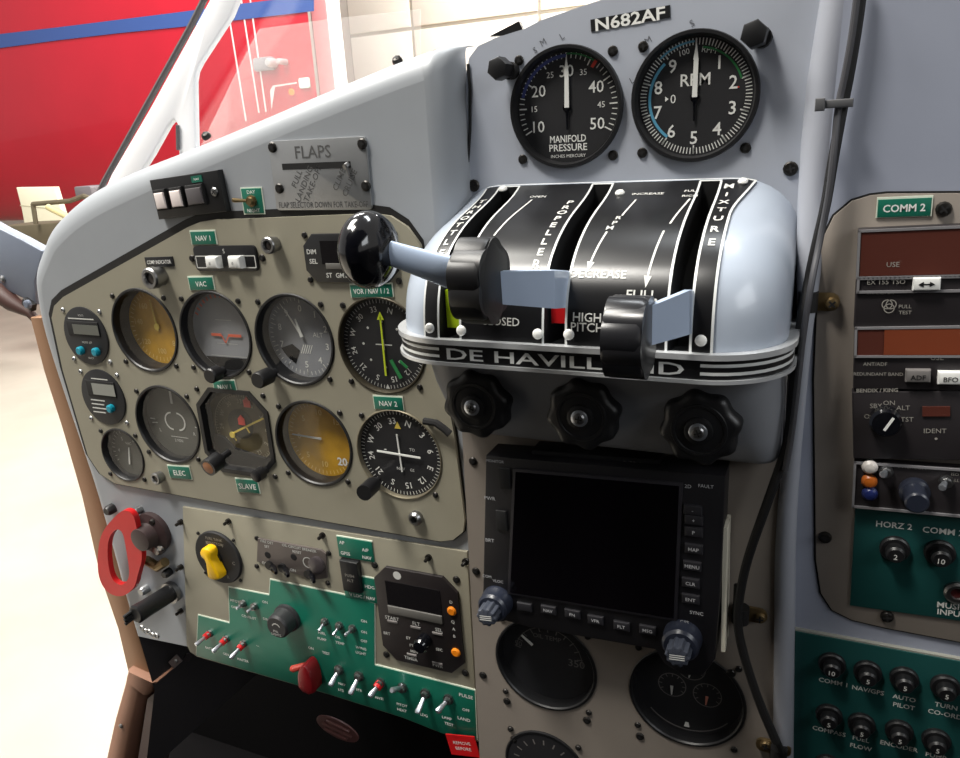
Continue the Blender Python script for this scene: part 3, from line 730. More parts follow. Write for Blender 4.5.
# slot wells
for a, c in slots:
    mb = MB(); gs = [s for s in ss if S0 - 1e-7 <= s <= S1 + 1e-7]
    top = lambda x, s: cover(x, s, PTH); bot = lambda x, s: Vector((x, YC + (cover(x, s).y - YC) * .72, ZC + (cover(x, s).z - ZC) * .72))
    for x in (a, c):
        vs = [top(x, s) for s in gs] + [bot(x, s) for s in gs]; n = len(gs); mb.add(vs, [(j, j+1, n+j+1, n+j) for j in range(n-1)])
    vs = [bot(a, s) for s in gs] + [bot(c, s) for s in gs]; mb.add(vs, [(j, j+1, n+j+1, n+j) for j in range(n-1)])
    for s in (S0, S1): mb.add([top(a, s), top(c, s), bot(c, s), bot(a, s)], [(0, 1, 2, 3)])
    mb.build('slot_well', mat('slot black', (8, 8, 9), .7), quad)
# silver outlines
TRIM = mat('silver outline', (214, 216, 214), .35, metal=.1)
def pline(mb, pts, w, h=PTH + .0003):
    vs = []; n = len(pts); fs = []
    for i, (x, s) in enumerate(pts):
        a = Vector(pts[max(0, i-1)]); c = Vector(pts[min(n-1, i+1)]); t = (c - a).normalized(); p = Vector((-t.y, t.x)) * w / 2
        vs += [cover(x + p.x, s + p.y, h), cover(x - p.x, s - p.y, h)]
    for i in range(n - 1): fs.append((2*i, 2*i+1, 2*i+3, 2*i+2))
    mb.add(vs, fs)
def vline(mb, x, s0, s1, w, h=PTH + .0003): pline(mb, [(x, s0 + (s1 - s0) * k / 30) for k in range(31)], w, h)
mb = MB(); ow = .0014
vline(mb, PX0 + .0007, SL*.03, SL*.97, ow); vline(mb, PX1 - .0007, SL*.33, SL*.97, ow); pline(mb, [(x - .0007, s) for x, s in tabp], ow); pline(mb, [(PX1, SL*.014), (tabp[0][0] - .0007, SL*.014)], ow)
for a, c in slots:
    vline(mb, a - .0008, S0, S1, ow); vline(mb, c + .0008, S0, S1, ow)
    pline(mb, [(a - .0013, S0 - .0006), (c + .0013, S0 - .0006)], ow)
pline(mb, [(PX0 + (PX1 - PX0) * k / 20, SL*.018) for k in range(21)], .0009)
mb.build('silver_outlines', TRIM, quad, sharp=80)
# engraved lettering
mb = MB(); H = PTH + .0003
def qt(t, x, s, h, w=None, bold=.01, rot=0.): mb.text(t, None, h, x, -s, w=w, bold=bold, rot=rot, fn=lambda u, v: cover(u, -v, H))
def sat(u, v, x):     # arclength on the plate seen at a pixel for given x
    best = min((abs((lambda p: p[1] - v)(project(cover(x, SL*k/200, PTH)))), SL*k/200) for k in range(201)); return best[1]
def project(p):
    d = p - CAM; z = d.dot(R2); return (480 + F * d.dot(R0) / z, 379 + F * d.dot(R1) / z)
def hit(u, v):        # pixel -> (x, s) on the plate
    lo, hi = XL, XR
    s = SL * .5; x = .42
    for _ in range(60):
        pu, pv = project(cover(x, s, PTH)); e = 1e-4
        ax, ay = project(cover(x + e, s, PTH)); bx, by = project(cover(x, s + e, PTH))
        a, b, c, d = (ax - pu)/e, (bx - pu)/e, (ay - pv)/e, (by - pv)/e; det = a*d - b*c
        if abs(det) < 1e-6: break
        du, dv = u - pu, v - pv
        x += max(-.02, min(.02, (d*du - b*dv)/det)) * .7; s = max(0, min(SL, s + max(-.02, min(.02, (a*dv - c*du)/det)) * .7))
    return x, s
def col(txt, p0, p1, x, h, h1=None):
    s0 = hit(*p0)[1]; s1 = hit(*p1)[1]; n = len(txt)
    for i, ch in enumerate(txt): qt(ch, x, s0 + (s1 - s0) * i / (n - 1), h, bold=.02)
col('THROTTLE', (494,201), (442,253), (PX0 + slots[0][0]) / 2 , .0062)
col('PROPELLER', (594,202), (544,264), slots[1][0] - .0085, .0062)
col('MIXTURE', (745,187), (710,242), (PX1 + slots[2][1]) / 2, .0062)
def ptxt(t, px, h, bold=.005, **k): x, s = hit(*px); qt(t, x, s, h, bold=bold, **k)
ptxt('OPEN', (538,197), .0034); ptxt('CLOSED', (500,321), .005); ptxt('INCREASE', (648,194), .0034); ptxt('DECREASE', (598,274), .0052, bold=.02); ptxt('HIGH', (587,317), .0052, bold=.01); ptxt('PITCH', (587,327), .0052, bold=.01)
ptxt('DECREASE', (527,275), .0048); ptxt('FULL', (692,191), .0032); ptxt('RICH', (690,196), .0032); ptxt('FULL', (642,295), .006, bold=.01); ptxt('LEAN', (660,304), .006, bold=.01)
x_, _ = hit(613, 225)
for ch, px in zip('RPM', [(619,218),(615,223),(610,228)]): ptxt(ch, px, .0048)
def seg(p0, p1, w=.0012, head=False):
    a = Vector(hit(*p0)); c = Vector(hit(*p1)); pline(mb, [tuple(a.lerp(c, k/12)) for k in range(13)], w)
    if head:
        d = (c - a).normalized(); p = Vector((-d.y, d.x)); q = [c - p*.0022, c + p*.0022, c + d*.007]; mb.add([cover(v.x, v.y, H) for v in q], [(0, 1, 2)])
seg((532,200),(494,236)); seg((636,200),(622,216)); seg((607,232),(591,262), head=True); seg((690,199),(670,224)); seg((664,231),(648,276), head=True)
mb.build('engraved_lettering', OFFW, quad, sharp=80)
# rivets
for (u, v) in [(503,189.5),(620,193.5),(743,182),(430,328),(461.5,330.5),(538,334),(569,334.5),(701,340.5)]:
    x, s = hit(u, v); y, z, ny, nz = prof(s); o = cover(x, s, PTH); fr = Fr(o, (1, 0, 0), (0, -nz, ny)); 
    if fr.N.dot(Vector((0, ny, nz))) < 0: fr.N = -fr.N; fr.U = -fr.U
    MB().lathe([(.0032, 0), (.0032, .0008), (.0024, .0018), (.0008, .0023)], fr, 16).build('rivet', WPLAST, quad)
# lower box
def plan(off, y_back=YC, ins=0.):
    pts = [(XL, y_back)] + [(XL, YC + (YC - .05 - YC) * 0.)][:0]
    ys = -.082
    top = []
    N = 10
    for k in range(N + 1):
        x = XL + WE * (1 - cos(pi/2*k/N)); top.append((x, YC + (ys - YC) * es(x)))
    for k in range(1, 6): top.append((XL + WE + (XR - XL - 2*WE) * k / 6, ys))
    for k in range(N, -1, -1):
        x = XR - WE * (1 - cos(pi/2*k/N)); top.append((x, YC + (ys - YC) * es(x)))
    pts = [(XL, YC), (XL, YC - .03)] + top + [(XR, YC - .03), (XR, YC)]
    out = []
    for i, p in enumerate(pts):
        a = Vector(pts[max(0, i-1)]); c = Vector(pts[min(len(pts)-1, i+1)]); t = (c - a).normalized(); nn = Vector((t.y, -t.x))
        out.append((p[0] + nn.x * off, p[1] + nn.y * off))
    return out
def strip(mb, off0, off1, z0, z1):
    p, q = plan(off0), plan(off1); n = len(p)
    vs = [Vector((*a, z0)) for a in p] + [Vector((*a, z0)) for a in q] + [Vector((*a, z1)) for a in q] + [Vector((*a, z1)) for a in p]; fs = []
    for i in range(n - 1):
        for k in range(4): fs.append((k*n + i, k*n + i + 1, ((k+1) % 4)*n + i + 1, ((k+1) % 4)*n + i))
    fs += [(0, n, 2*n, 3*n), (n-1, 2*n-1, 3*n-1, 4*n-1)]
    mb.add(vs, fs)
BZ0, BZ1 = .0178, .0318
mb = MB(); strip(mb, 0, .0035, BZ0, BZ1); mb.build('band', PLATE, quad, sharp=40)
mb = MB(); strip(mb, 0, .0055, BZ1 - .0015, BZ1 + .0018); strip(mb, 0, .0052, BZ0 - .001, BZ0 + .0012)
mb.build('band_rims', mat('polished rim', (206, 208, 210), .25, metal=.45), quad, sharp=40)
# stripes at both ends of the lettering
P = plan(.0037)
def sub(x0, x1):
    L = [p for p in P if x0 <= p[0] <= x1]
    return L
def interp(x0, x1):
    out = []
    for i in range(len(P) - 1):
        a, c = P[i], P[i+1]
        for k in range(4):
            p = (a[0] + (c[0]-a[0])*k/4, a[1] + (c[1]-a[1])*k/4)
            if x0 <= p[0] <= x1: out.append(p)
    return out
tx0, tx1 = at(446, 348, -.086).x, at(684, 368, -.086).x
for L in (interp(0, tx0 - .003), interp(tx1 + .003, 1)):
    mb = MB()
    for zc in (BZ0 + .0046, BZ0 + .0092):
        vs = [Vector((*p, zc + d)) for p in L for d in (-.0009, .0009)]; mb.add(vs, [(2*i, 2*i+1, 2*i+3, 2*i+2) for i in range(len(L)-1)])
    mb.build('band_stripes', TRIM, quad, sharp=60)
mb = MB(); fb = Fr(((tx0 + tx1)/2, -.0857, (BZ0 + BZ1)/2 - .0003)); mb.text('DE HAVILLAND', fb, .0074, 0, 0, 0, w=tx1 - tx0, bold=.012); mb.build('band_lettering', TRIM, quad)
def rplan(xl, xr, yf, r):
    out = [(xl, YC), (xl, yf + r + .02)]
    for k in range(9): an = pi - pi/2*(1 - k/8) * -1 if False else pi + pi/2*k/8; out.append((xl + r + r*cos(an), yf + r + r*sin(an)))
    for k in range(1, 6): out.append((xl + r + (xr - xl - 2*r)*k/6, yf))
    for k in range(9): an = 1.5*pi + pi/2*k/8; out.append((xr - r + r*cos(an), yf + r + r*sin(an)))
    return out + [(xr, yf + r + .02), (xr, YC)]
lv = [(XL + .003, XR - .003, -.056, .03, BZ0 + .001), (XL + .004, XR - .003, -.052, .028, BZ0 - .008), (.312, .5455, -.046, .024, -.012), (.318, .546, -.038, .02, -.034), (.3215, .5465, -.032, .016, -.048), (.326, .544, -.026, .012, -.053)]
rows = [[Vector((*p, z)) for p in rplan(xl, xr, yf, r)] for xl, xr, yf, r, z in lv]
n = len(rows[0]); mb = MB(); vs = [v for r in rows for v in r]; fs = [(k*n + i, k*n + i + 1, (k+1)*n + i + 1, (k+1)*n + i) for k in range(len(rows)-1) for i in range(n-1)]
fs.append(tuple((len(rows)-1)*n + i for i in range(n))); mb.add(vs, fs)
pu = plan(-.002); mb.add([Vector((*p, BZ0 - .0005)) for p in pu], [tuple(range(len(pu)))])
mb.build('lower_box', mat('lower box shaded grey paint', (124, 126, 131), .45, noise=.05), quad, sharp=35)  # grey darkened to hold the shadow of the overhanging band
# nine-lobed handwheels
for (u, v, r, lab) in [(474,406,.0232,'black lobed handwheel under the quadrant at its left end'), (581,416.5,.0232,'black lobed handwheel in the middle of the row beneath the lettered band'), (699,430,.0232,'black lobed handwheel nearest the cable column')]:
    o = at(u, v, -.055); f = Fr((o.x, -.034, o.z)); t = thing('handwheel', lab, 'knob', f.o, 'lobed handwheels under the quadrant')
    MB().lathe([(.006, -.006), (.006, .012)], f, 14).build('shaft', STEEL, t)
    pts = [((r * (1 + .055 * cos(8 * a))) * cos(a + .2), (r * (1 + .055 * cos(8 * a))) * sin(a + .2)) for a in [2*pi*k/96 for k in range(96)]]
    b = MB(); b.prism(pts, f, .008, .0215, .004); b.build('wheel', BLACK, t, sharp=50)
    b = MB(); b.lathe([(r*.72, .0214), (r*.7, .0222), (r*.62, .0222), (r*.6, .0215)], f, 40, capend=False); b.lathe([(r*.36, .0214), (r*.36, .024), (r*.3, .0245)], f, 24); b.build('hub_ring', BLACK, t)
    MB().lathe([(.0055, .024), (.0055, .0252), (.005, .0255)], f, 20).build('washer', CHROME, t)
    screw(t, f.shift(0, 0, .0252), .0038, STEEL, .002)
# levers
def hubknob(name, lab, px, y, prof_, slot, slot_v, armw, fn):
    pass
xax = lambda o: Fr(o, (0, 1, 0), (0, 0, 1))   # N = +x
# throttle: round black knob on a tapering polished arm
o = at(369, 250, -.118); t = thing('throttle_lever', 'throttle lever with round glossy black knob in the left slot', 'lever', o, 'quadrant levers')
f = xax(o); R = .0222
pr = [(R * sin(a) ** .85, -.0145 * cos(a)) for a in [pi * k / 24 for k in range(1, 24)]]
pr = [(R*.15, -.0146)] + pr[:14] + [(R*.93, .006), (R*.8, .0098), (R*.5, .0125), (R*.3, .014)]
MB().lathe(pr, f, 48, capend=True, capstart=True).build('knob', BLACKG, t, sharp=40)
e = Vector((slots[0][0] * .45 + slots[0][1] * .55, -.0885, 0)); e.z = at(452, 275, e.y).z
p0 = o + Vector((.008, 0, 0)); m1 = at(455, 274, -.102)
b = MB(); b.tube([p0, p0.lerp(m1, .3), p0.lerp(m1, .7), m1, m1 + Vector((.004, .012, -.001)), e + Vector((0, .03, -.012))], [.0068, .0074, .0086, .0098, .009, .007], 20, flat=.55); b.build('arm', ARM, t, sharp=60)
# propeller: lobed black wheel, axis left-right
def lobed(name, lab, px, y, R, half, nl, amp, rot, armtop, armbot, slot, yb):
    o = at(px[0], px[1], y); t = thing(name, lab, 'lever', o, 'quadrant levers'); f = xax(o)
    pts = [((R * (1 + amp * abs(cos(nl * a / 2 + rot)) - amp * .5)) * cos(a), (R * (1 + amp * abs(cos(nl * a / 2 + rot)) - amp * .5)) * sin(a)) for a in [2*pi*k/120 for k in range(120)]]
    b = MB(); b.prism(pts, Fr(f.o, f.U, f.V), -half, half, .003); q = ccw(pts)
    b.prism(offset(q, -.0005), Fr(f.o, -f.U, f.V), -half + .0001, half + .0006, .002); b.build('knob', BLACK if name == 'propeller_lever' else mat('satin black grip', (30, 30, 33), .28, noise=.1), t, sharp=30)
    xs_ = (slot[0] + slot[1]) / 2
    return o, t, xs_
o, t, xs_ = lobed('propeller_lever', 'propeller lever with lobed black grip and flat polished arm in the middle slot', (480, 281), -.128, .0218, .0088, 6, .13, 1.2, None, None, slots[1], 0)
def plate_arm(t, p_top, p_bot, q_top, q_bot, into, th=.0035):
    # flat bar: knob-side top/bottom, slot-side top/bottom, then going into the slot
    n = ((q_top - p_top).cross(p_bot - p_top)).normalized() * th / 2
    b = MB(); ring = lambda a, c: [a - n, c - n, c + n, a + n]
    rings = [ring(p_top, p_bot), ring(p_top.lerp(q_top, .85), p_bot.lerp(q_bot, .85)), ring(q_top, q_bot), [v + into for v in ring(q_top, q_bot)]]
    vs = [v for r in rings for v in r]; fs = [(0, 1, 2, 3), (15, 14, 13, 12)]
    for i in range(3):
        for k in range(4): fs.append((i*4 + k, i*4 + (k+1) % 4, (i+1)*4 + (k+1) % 4, (i+1)*4 + k))
    b.add(vs, fs); return b.build('arm', ARM, t, sharp=30)
ysl = -.0855
plate_arm(t, at(492,271,-.122), at(492,303,-.122), at(553,270,ysl - .012), at(554,308,ysl - .012), Vector((0, .04, -.008)))
o, t, xs_ = lobed('mixture_lever', 'mixture lever with smooth black faceted grip in the right-hand slot', (630, 337), -.118, .0208, .0100, 6, .10, .6, None, None, slots[2], 0)
plate_arm(t, at(648,306,-.112), at(648,345,-.112), at(687,290,ysl - .004), at(687,334,ysl - .004), Vector((0, .04, -.008)))
# bits seen down in the slots
MB().box(Fr((slots[0][0] + .0055, -.070, .050)), -.0045, .0045, -.012, .012, 0, .004).build('green_slot_strip', mat('fluorescent green', (178, 206, 28), .4), quad)
MB().box(Fr(((slots[1][0] + slots[1][1])/2, -.070, .050)), -.0045, .0045, -.006, .006, 0, .004).build('red_slot_strip', RED, quad)
# ================================================================== lower switch panel (tan) and its green overlays
YS = .0015
FS = PF(YS)
C_PX = [(182.5,507),(467,552),(478,742),(443,734),(403,718),(330,695),(299,686),(197,657),(190,652),(186.5,645)]
sub_ = thing('switch_panel', 'tan lower switch panel with stepped green engraved overlay, under the flight dials', 'panel', (.15, YS, -.25))
MB().prism(pxpoly(C_PX, YS, FS), FS, -.003, 0, .0006).build('panel_sheet', TAN, sub_)
for (u, v) in [(229,521),(323,535),(466,561),(181,522),(181,567),(181,611),(429,557),(482,672)]:
    f = Fr(at(u, v, YS)); b = MB(); b.lathe([(.003,-.001),(.003,.002),(.0016,.002),(.0016,.007),(.001,.0075)], f, 12); b.build('screw', SCREW, sub_)
G_PX = [(199,615),(230.4,623),(229.4,587),(270,595),(271,579.5),(342,594),(375,603),(375,664.5),(475,690),(477,739),(443,732.5),(403,716.5),(330,693.5),(299,684.5),(197,655)]
mb = MB(); gp = pxpoly(G_PX, YS, FS); mb.prism(gp, FS, 0, .0012, .0002); mb.build('green_overlay', GREEN, sub_)
MB().prism(offset(gp, .0007), FS.shift(0, .0005), 0, .0008).build('overlay_edge', EDGE, sub_)
mb = MB(); YG = YS - .0013
def ltxt(mb, s, px, h, y=YG, rot=0., bold=.012): mb.text(s, Fr(at(px[0], px[1], y), (1, 0, 0), (0, 0, 1)), h, 0, 0, .0001, bold=bold, rot=rot)
for s, px, h in [('PITOT',(235,601),.003),('OFF',(234,607),.003),('CO-PILOT',(249,617),.003),('ON',(265,602),.003),('DIM',(266,619),.003),('BATT',(209,648),.003),('GEN',(226,654),.003),('MASTER',(243,660),.003),
    ('FUEL',(322,633),.003),('PUMP',(322,639),.003),('OIL',(338,637),.003),('TEMP',(340,643),.003),('ON',(364,621),.003),('ON',(364,632),.003),('OFF',(364,641),.003),('WING',(361,648),.003),('LIGHT',(361,653),.003),('TEST',(326,653),.003),('ON',(311,648),.003),
    ('NAV',(342,684),.003),('LTS',(341,690),.003),('STR',(359,690),.003),('ANTI',(379,698),.003),('PITOT',(402,705),.003),('HEAT',(402,710),.003),('LDG',(424,715),.003),('LAMP',(447,718),.003),('TEST',(449,724),.003),('PULSE',(466,696),.0038),('OFF',(466,710),.003),('LAND',(464,719),.0035),('DUAL',(258,646),.001)]:
    mb = MB(); ltxt(mb, s, px, h); mb.build('lettering', WHITE, sub_)
def tog(label, base, tip, ln, kind='m', group='toggle switches on the lower panel', red=False, y=YG, r=.0017):
    bp = at(*base, y); tp = at(*tip, y - ln); t = thing('toggle_switch', label, 'switch', bp, group)
    toggle(t, bp, tp, r, .0042 if kind == 'm' else .0052, CHROME, STEEL, sleeve=RED if red else None)
    return t
for i, (b_, t_) in enumerate([((210,633),(195.5,645)), ((226.5,638.5),(212.6,652)), ((244,643),(230.5,658.5))]):
    tog(['leftmost toggle with red sleeve on the lowest step of green overlay', 'middle toggle with red sleeve on the lowest step of green overlay', 'third red-sleeved toggle, nearest the big dimmer knob'][i], b_, t_, .018, red=True)
for i, (b_, t_) in enumerate([((243.5,603),(236.5,609)), ((255,606),(247,612))]):
    tog(['small toggle above CO-PILOT lettering, left of its pair', 'small toggle above CO-PILOT lettering, right of its pair'][i], b_, t_, .009, r=.0012)
for i, (b_, t_) in enumerate([((325.5,621),(319,631)), ((340,625),(333,635.5)), ((353,628),(345,635.5))]):
    tog(['short toggle right of the big dimmer knob', 'short toggle in the middle of three over the red guard', 'short toggle beside the stacked ON ON OFF lettering'][i], b_, t_, .011, r=.0012)
for i, (b_, t_) in enumerate([((339.5,669),(330,686)), ((359.5,675.5),(350,694.5)), ((381,682),(369.5,697)), ((403,687),(391.5,690.5)), ((426,693),(417,713.5)), ((449,698.5),(437,712))]):
    tog(['bright long toggle on the bottom row next to the red guard', 'bright long toggle on the bottom row, second from the red guard', 'red-sleeved toggle on the bottom row under the square radio', 'toggle pointing left on the bottom row below the square radio', 'long toggle hanging down on the bottom row, left of the last one', 'rightmost toggle of the bottom row beside PULSE lettering'][i], b_, t_, .015, 'l', red=(i == 2), r=.0021)
# red guarded switch
o = at(313, 668, YG); t = thing('guarded_switch', 'dark red switch guard at the lower edge of the green overlay', 'switch', o)
f = Fr(o); b = MB(); b.prism(smooth_poly([(-.008,-.016),(.0085,-.019),(.0105,-.004),(.008,.012),(.003,.0165),(-.004,.010),(-.0075,0)], 1), f, .001, .017, .003); b.build('guard', DRED, t)
MB().tube([f(-.003,.007,.006), f(-.013,.006,.014), f(-.015,.006,.015)], [.003,.0035,.002], 10).build('lever', mat('faded red tip', (176, 62, 48), .5), t)
# big dimmer knob
o = at(288, 617, YG); f = Fr(o); t = thing('dimmer_knob', 'large dark round dimmer knob in the middle of the green overlay', 'knob', o)
MB().lathe([(.0145,0),(.0145,.003),(.0128,.004),(.0122,.016),(.0105,.018)], f, 36).build('knob', mat('charcoal knob', (46, 46, 48), .45), t)
b = MB(); b.text('PNL', f, .0026, -.001, -.004, .0182); b.text('LIGHTS', f, .0026, -.001, -.0075, .0182); b.ring2(f, .0045, .001, .0182, a0=-1.2, a1=1.2, seg=14); b.build('lettering', OFFW, t)
# fuel selector
o = at(219.5, 556.5, YS); f = Fr(o); t = thing('fuel_selector', 'dark round selector plate with yellow pointer handle', 'selector', o)
MB().lathe([(.0285,0),(.0285,.002),(.0275,.003)], f, 44).build('selector_plate', DIAL, t)
b = MB(); b.text('FUEL TANK', f, .003, 0, .021, .0031); b.text('SELECTOR', f, .003, 0, .016, .0031)
for a in range(0, 360, 60): b.text('OFF' if a == 180 else ['F','C','R'][(a//60) % 3], f, .0036, .02*sin(D(a+30)), .02*cos(D(a+30))-.002, .0031)
b.build('lettering', FADED, t)
yk = [(-.0125,.004),(-.012,.010),(-.006,.014),(.001,.013),(.003,.008),(.001,.003),(.005,-.005),(.010,-.017),(.002,-.021),(-.008,-.021),(-.0075,-.010),(-.007,-.001)]
MB().prism(smooth_poly(yk, 1), f.shift(.001, .002), .004, .014, .003).build('handle', YELLOW, t)
MB().lathe([(.006,.002),(.006,.005)], f, 16).build('hub', BLACK, t)
for a in (45, 135, 225, 315): screw(t, f.shift(.0315*cos(D(a)), .0315*sin(D(a))), .0018)
# small three-lever plate
q = pxpoly([(259,537.4),(322,549),(327,553),(328,577),(316,579),(258,560.5)], YS, FS); fo = at(292, 560, YS); t = thing('lever_switch_plate', 'grey-brown plate with three small black lever switches above the green overlay', 'switch', fo)
MB().prism(q, FS, 0, .002, .0004).build('plate', mat('taupe plate', (92, 84, 80), .5), t)
b = MB(); f = Fr(fo)
for s, px, h in [('FIRE DET',(267,542),.0028),('SET',(267,546.5),.0028),('OIL CIRCUIT BREAKER',(299,548),.0028),('RESET',(297,552),.0028),('OFF',(265,563),.003),('ON',(293,570),.003)]: ltxt(b, s, px, h, YS - .0021)
b.ring2(Fr(at(308,562.5,YS-.0022)), .0052, .0009); b.build('lettering', OFFW, t)
for px, tp in [((272,566),(276,573)), ((285,568.5),(288,576)), ((311,575),(314,582))]:
    p = at(*px, YS - .002); e = at(*tp, YS - .014); b = MB(); b.tube([p, p.lerp(e, .5), e], [.003,.0032,.0016], 10); b.build('lever', BLACKG, t)
    MB().lathe([(.0045,0),(.0045,.0025)], Fr(p + Vector((-.002,0,.001))), 12).build('boss', BLACK, t)
for px in [(269,554),(295,556)]: MB().lathe([(.0036,.002),(.003,.0024)], Fr(at(*px, YS)), 14, ).build('lamp', BLACKM, t)
MB().lathe([(.0085,.002),(.0085,.005),(.006,.006)], Fr(at(319,563,YS)), 20).build('round_button', mat('smoky button', (70, 64, 66), .25), t)
for px in [(257,538),(257,566),(329,553),(328,583)]: screw(t, Fr(at(*px, YS)), .0026)
# A/P NAV rocker with green C-shaped placard
f, w, h = quadfr([(341.5,536),(376,542.5),(376.5,602),(342,596)], YS)
t = thing('rocker_switch', 'black rocker switch framed by small green placard marked A/P NAV and HDG', 'switch', f.o)
b = MB(); b.box(f, -w/2, w/2, h*.18, h/2, 0, .0014, .0002); b.box(f, w*.06, w/2, -h/2, -h*.10, 0, .0014, .0002); b.box(f, -w/2, w*.08, -h*.5, -h*.36, 0, .0014, .0002); b.build('placard', GREEN, t)
b = MB(); b.box(f, -w/2-.0004, w/2+.0006, h/2-.0004, h/2+.001, 0, .001); b.box(f, w*.06, w/2, -h*.11, -h*.085, 0, .001); b.build('cream_edge', EDGE, t)
b = MB()
for s, u, v in [('AP',-.36,.42),('GPSS',-.3,.25),('A/P',.3,.36),('NAV',.32,.24),('HDG',.28,-.24),('V LOC / NAV',.02,-.43)]: b.text(s, f, .0034, w*u, h*v, .0016, bold=.015)
b.build('lettering', WHITE, t)
o = MB().box(f, -w*.44, w*.08, -h*.34, h*.16, 0, .006, .0012).build('rocker', BLACK, t); b = MB(); b.text('PUSH', f, .003, -w*.18, -h*.06, .0061); b.text('ALT', f, .003, -w*.18, -h*.14, .0061); b.build('rocker_lettering', FADED, t)
# square chamfered radio
f, w, h = quadfr([(380,560),(462,577),(462,675),(380,658)], YS)
t = thing('timer_radio', 'black eight-sided radio unit with two orange lamps in the switch panel', 'radio', f.o)
MB().prism(octo(w, h*.94, .013), f, 0, .003, .0006).build('case', mat('radio case black', (34, 29, 30), .45), t)
for sx_ in (-1, 1):
    for sz_ in (-1, 1): screw(t, f.shift(sx_*w*.49, sz_*h*.455), .0034)
MB().box(f, -w*.36, w*.30, h*.1, h*.34, .003, .0034).build('display', LCDD, t)
MB().box(f, -w*.36, w*.30, h*.02, h*.1, .003, .0046, .0008).build('display_ledge', mat('grey ledge', (96, 94, 90), .5), t)
for v, s in [(.165, 'UP'), (-.24, 'DN')]:
    MB().lathe([(.0043,.003),(.0043,.0038),(.003,.005)], f, 16, cu=w*.42, cv=h*v).build('orange_lamp', ORANGE, t)
b = MB()
for s, u, v, hh in [('START',-.33,-.03,.0036),('FLT',-.03,-.035,.0036),('SEL',.24,-.05,.0036),('BRT',-.42,-.2,.003),('ET',-.15,-.2,.003),('FT',-.12,-.27,.003),('MIN',-.1,-.33,.003),('SEC',.22,-.25,.003),('TIMER',-.15,-.41,.0036),('PWR',.18,-.42,.0034),('D',.42,.25,.003),('Q',.42,.06,.003),('A',.42,-.01,.003),('B',.42,-.08,.003)]: b.text(s, f, hh, w*u, h*v, .0032, bold=.01)
b.lathe([(.004,.0031),(.0003,.0031)], f, 16, cu=-w*.2, cv=h*.41); b.build('lettering', OFFW, t)
for u, v in [(-.33,-.065),(-.04,-.075),(.22,-.09),(-.13,-.37),(.18,-.4)]: MB().box(f, w*u-.005, w*u+.005, h*v-.0012, h*v+.0012, .003, .0042, .0006).build('button', mat('grey button', (112,108,106), .5), t)
b = MB(); b.lathe([(.0068,.003),(.0068,.013),(.0055,.015),(.002,.0155)], f, 24, cu=w*.06, cv=-h*.18); b.build('knob', BLACKG, t)
# red tag
f, w, h = quadfr([(448,733),(476,737),(479,756),(450,754)], YS-.004); o = MB().box(f, -w/2, w/2, -h/2, h/2, 0, .001); b = o.build('red_tag', RED, None); tag(b, 'small red tag with white lettering hanging below the switch panel', 'tag')
b2 = MB(); b2.text('REMOVE', f, .0035, 0, .003, .0012); b2.text('BEFORE', f, .0035, 0, -.003, .0012); LOC[b.name] = LOC[b.name]; b2.build('lettering', WHITE, b)
# lower left controls
o = at(124, 553, -.012); t = thing('pull_handle', 'red oval ring pull handle at the lower left of the dashboard', 'handle', o)
fp = Fr(o, (1, 0, 0), (0, 0, 1)); outer = [fp.uv(at(u, v, -.012)) for u, v in [(117,515),(127,507.5),(136,513),(139,527),(142,541),(145,557),(140,573),(137,587),(124,596),(110,592),(101,578),(99.5,556),(103,532)]]
inner = [fp.uv(at(u, v, -.012)) for u, v in [(118,527),(125,530),(128,545),(132,570),(130,580),(122,584.5),(113,577),(109.5,556),(110.5,537)]]
so, si = smooth_poly(ccw(outer), 2), smooth_poly(ccw(inner), 2)
b = MB(); b.prism(so, fp, -.003, .003, holes=[si]); o2 = b.build('ring', RED, t); bm = o2.modifiers.new('bevel', 'BEVEL'); bm.width = .0018; bm.segments = 2; bm.limit_method = 'ANGLE'; bm.angle_limit = radians(50)
p = at(141, 540, 0); MB().tube([p, fp(.014, .01, 0)], .004, 10).build('rod', STEEL, t)
p = at(171, 592.5, 0); e = at(135, 615, -.045); t = thing('twist_handle', 'black cylindrical handle sticking out below the red ring handle', 'handle', p)
MB().tube([p, p.lerp(e, .04), p.lerp(e, .75), p.lerp(e, .97), e], [.0075, .0092, .0092, .0098, .008], 20).build('grip', BLACK, t)
MB().tube([p + Vector((0,.003,0)), p.lerp(e, .06)], .0118, 20).build('collar', STEEL, t)
b = MB()
for k in range(3): q = e + Vector((-.002, -.003, -.004 + k*.004)); b.tube([p.lerp(e, .85) + Vector((-.004,0,-.004+k*.004)), q + Vector((-.006,-.004,-.004))], .0018, 8)
b.build('prongs', BLACKM, t)
# clutter behind the handles
o = at(155, 531, YB); f = Fr(o); t = thing('primer_unit', 'dark valve unit with small knobs between the red handle and tan panel', 'valve', o)
b = MB(); b.lathe([(.022,0),(.022,.006),(.014,.009),(.012,.02),(.008,.021)], f, 28); b.build('body', mat('dark brown metal', (58, 44, 44), .45), t)
for px, r, m in [((141,509),.004,STEEL),((146,523),.0042,ALU),((162,547),.0062,STEEL),((158,519),.004,SCREW),((147,588),.005,ALU),((170,571),.0045,BLACK),((113,508),.0055,BLACK),((166,544),.0038,ALU)]:
    MB().lathe([(r,0),(r,.006),(r*.7,.009)], Fr(at(*px, YB)), 14).build('fitting', m, t)
MB().tube([f(-.010,-.012,.012), f(.008,.008,.016)], .0012, 8).build('wire_lever', STEEL, t)
b = MB(); b.tube([at(146,560,YB-.006), at(158,567,YB-.006), at(165,562,YB-.006)], .005, 10); b.build('brass_pipe', BRASS, t)
b = MB()
b.text('PRESS', f, .004, .012, -.013, .001); b.build('lettering', FADED, t)

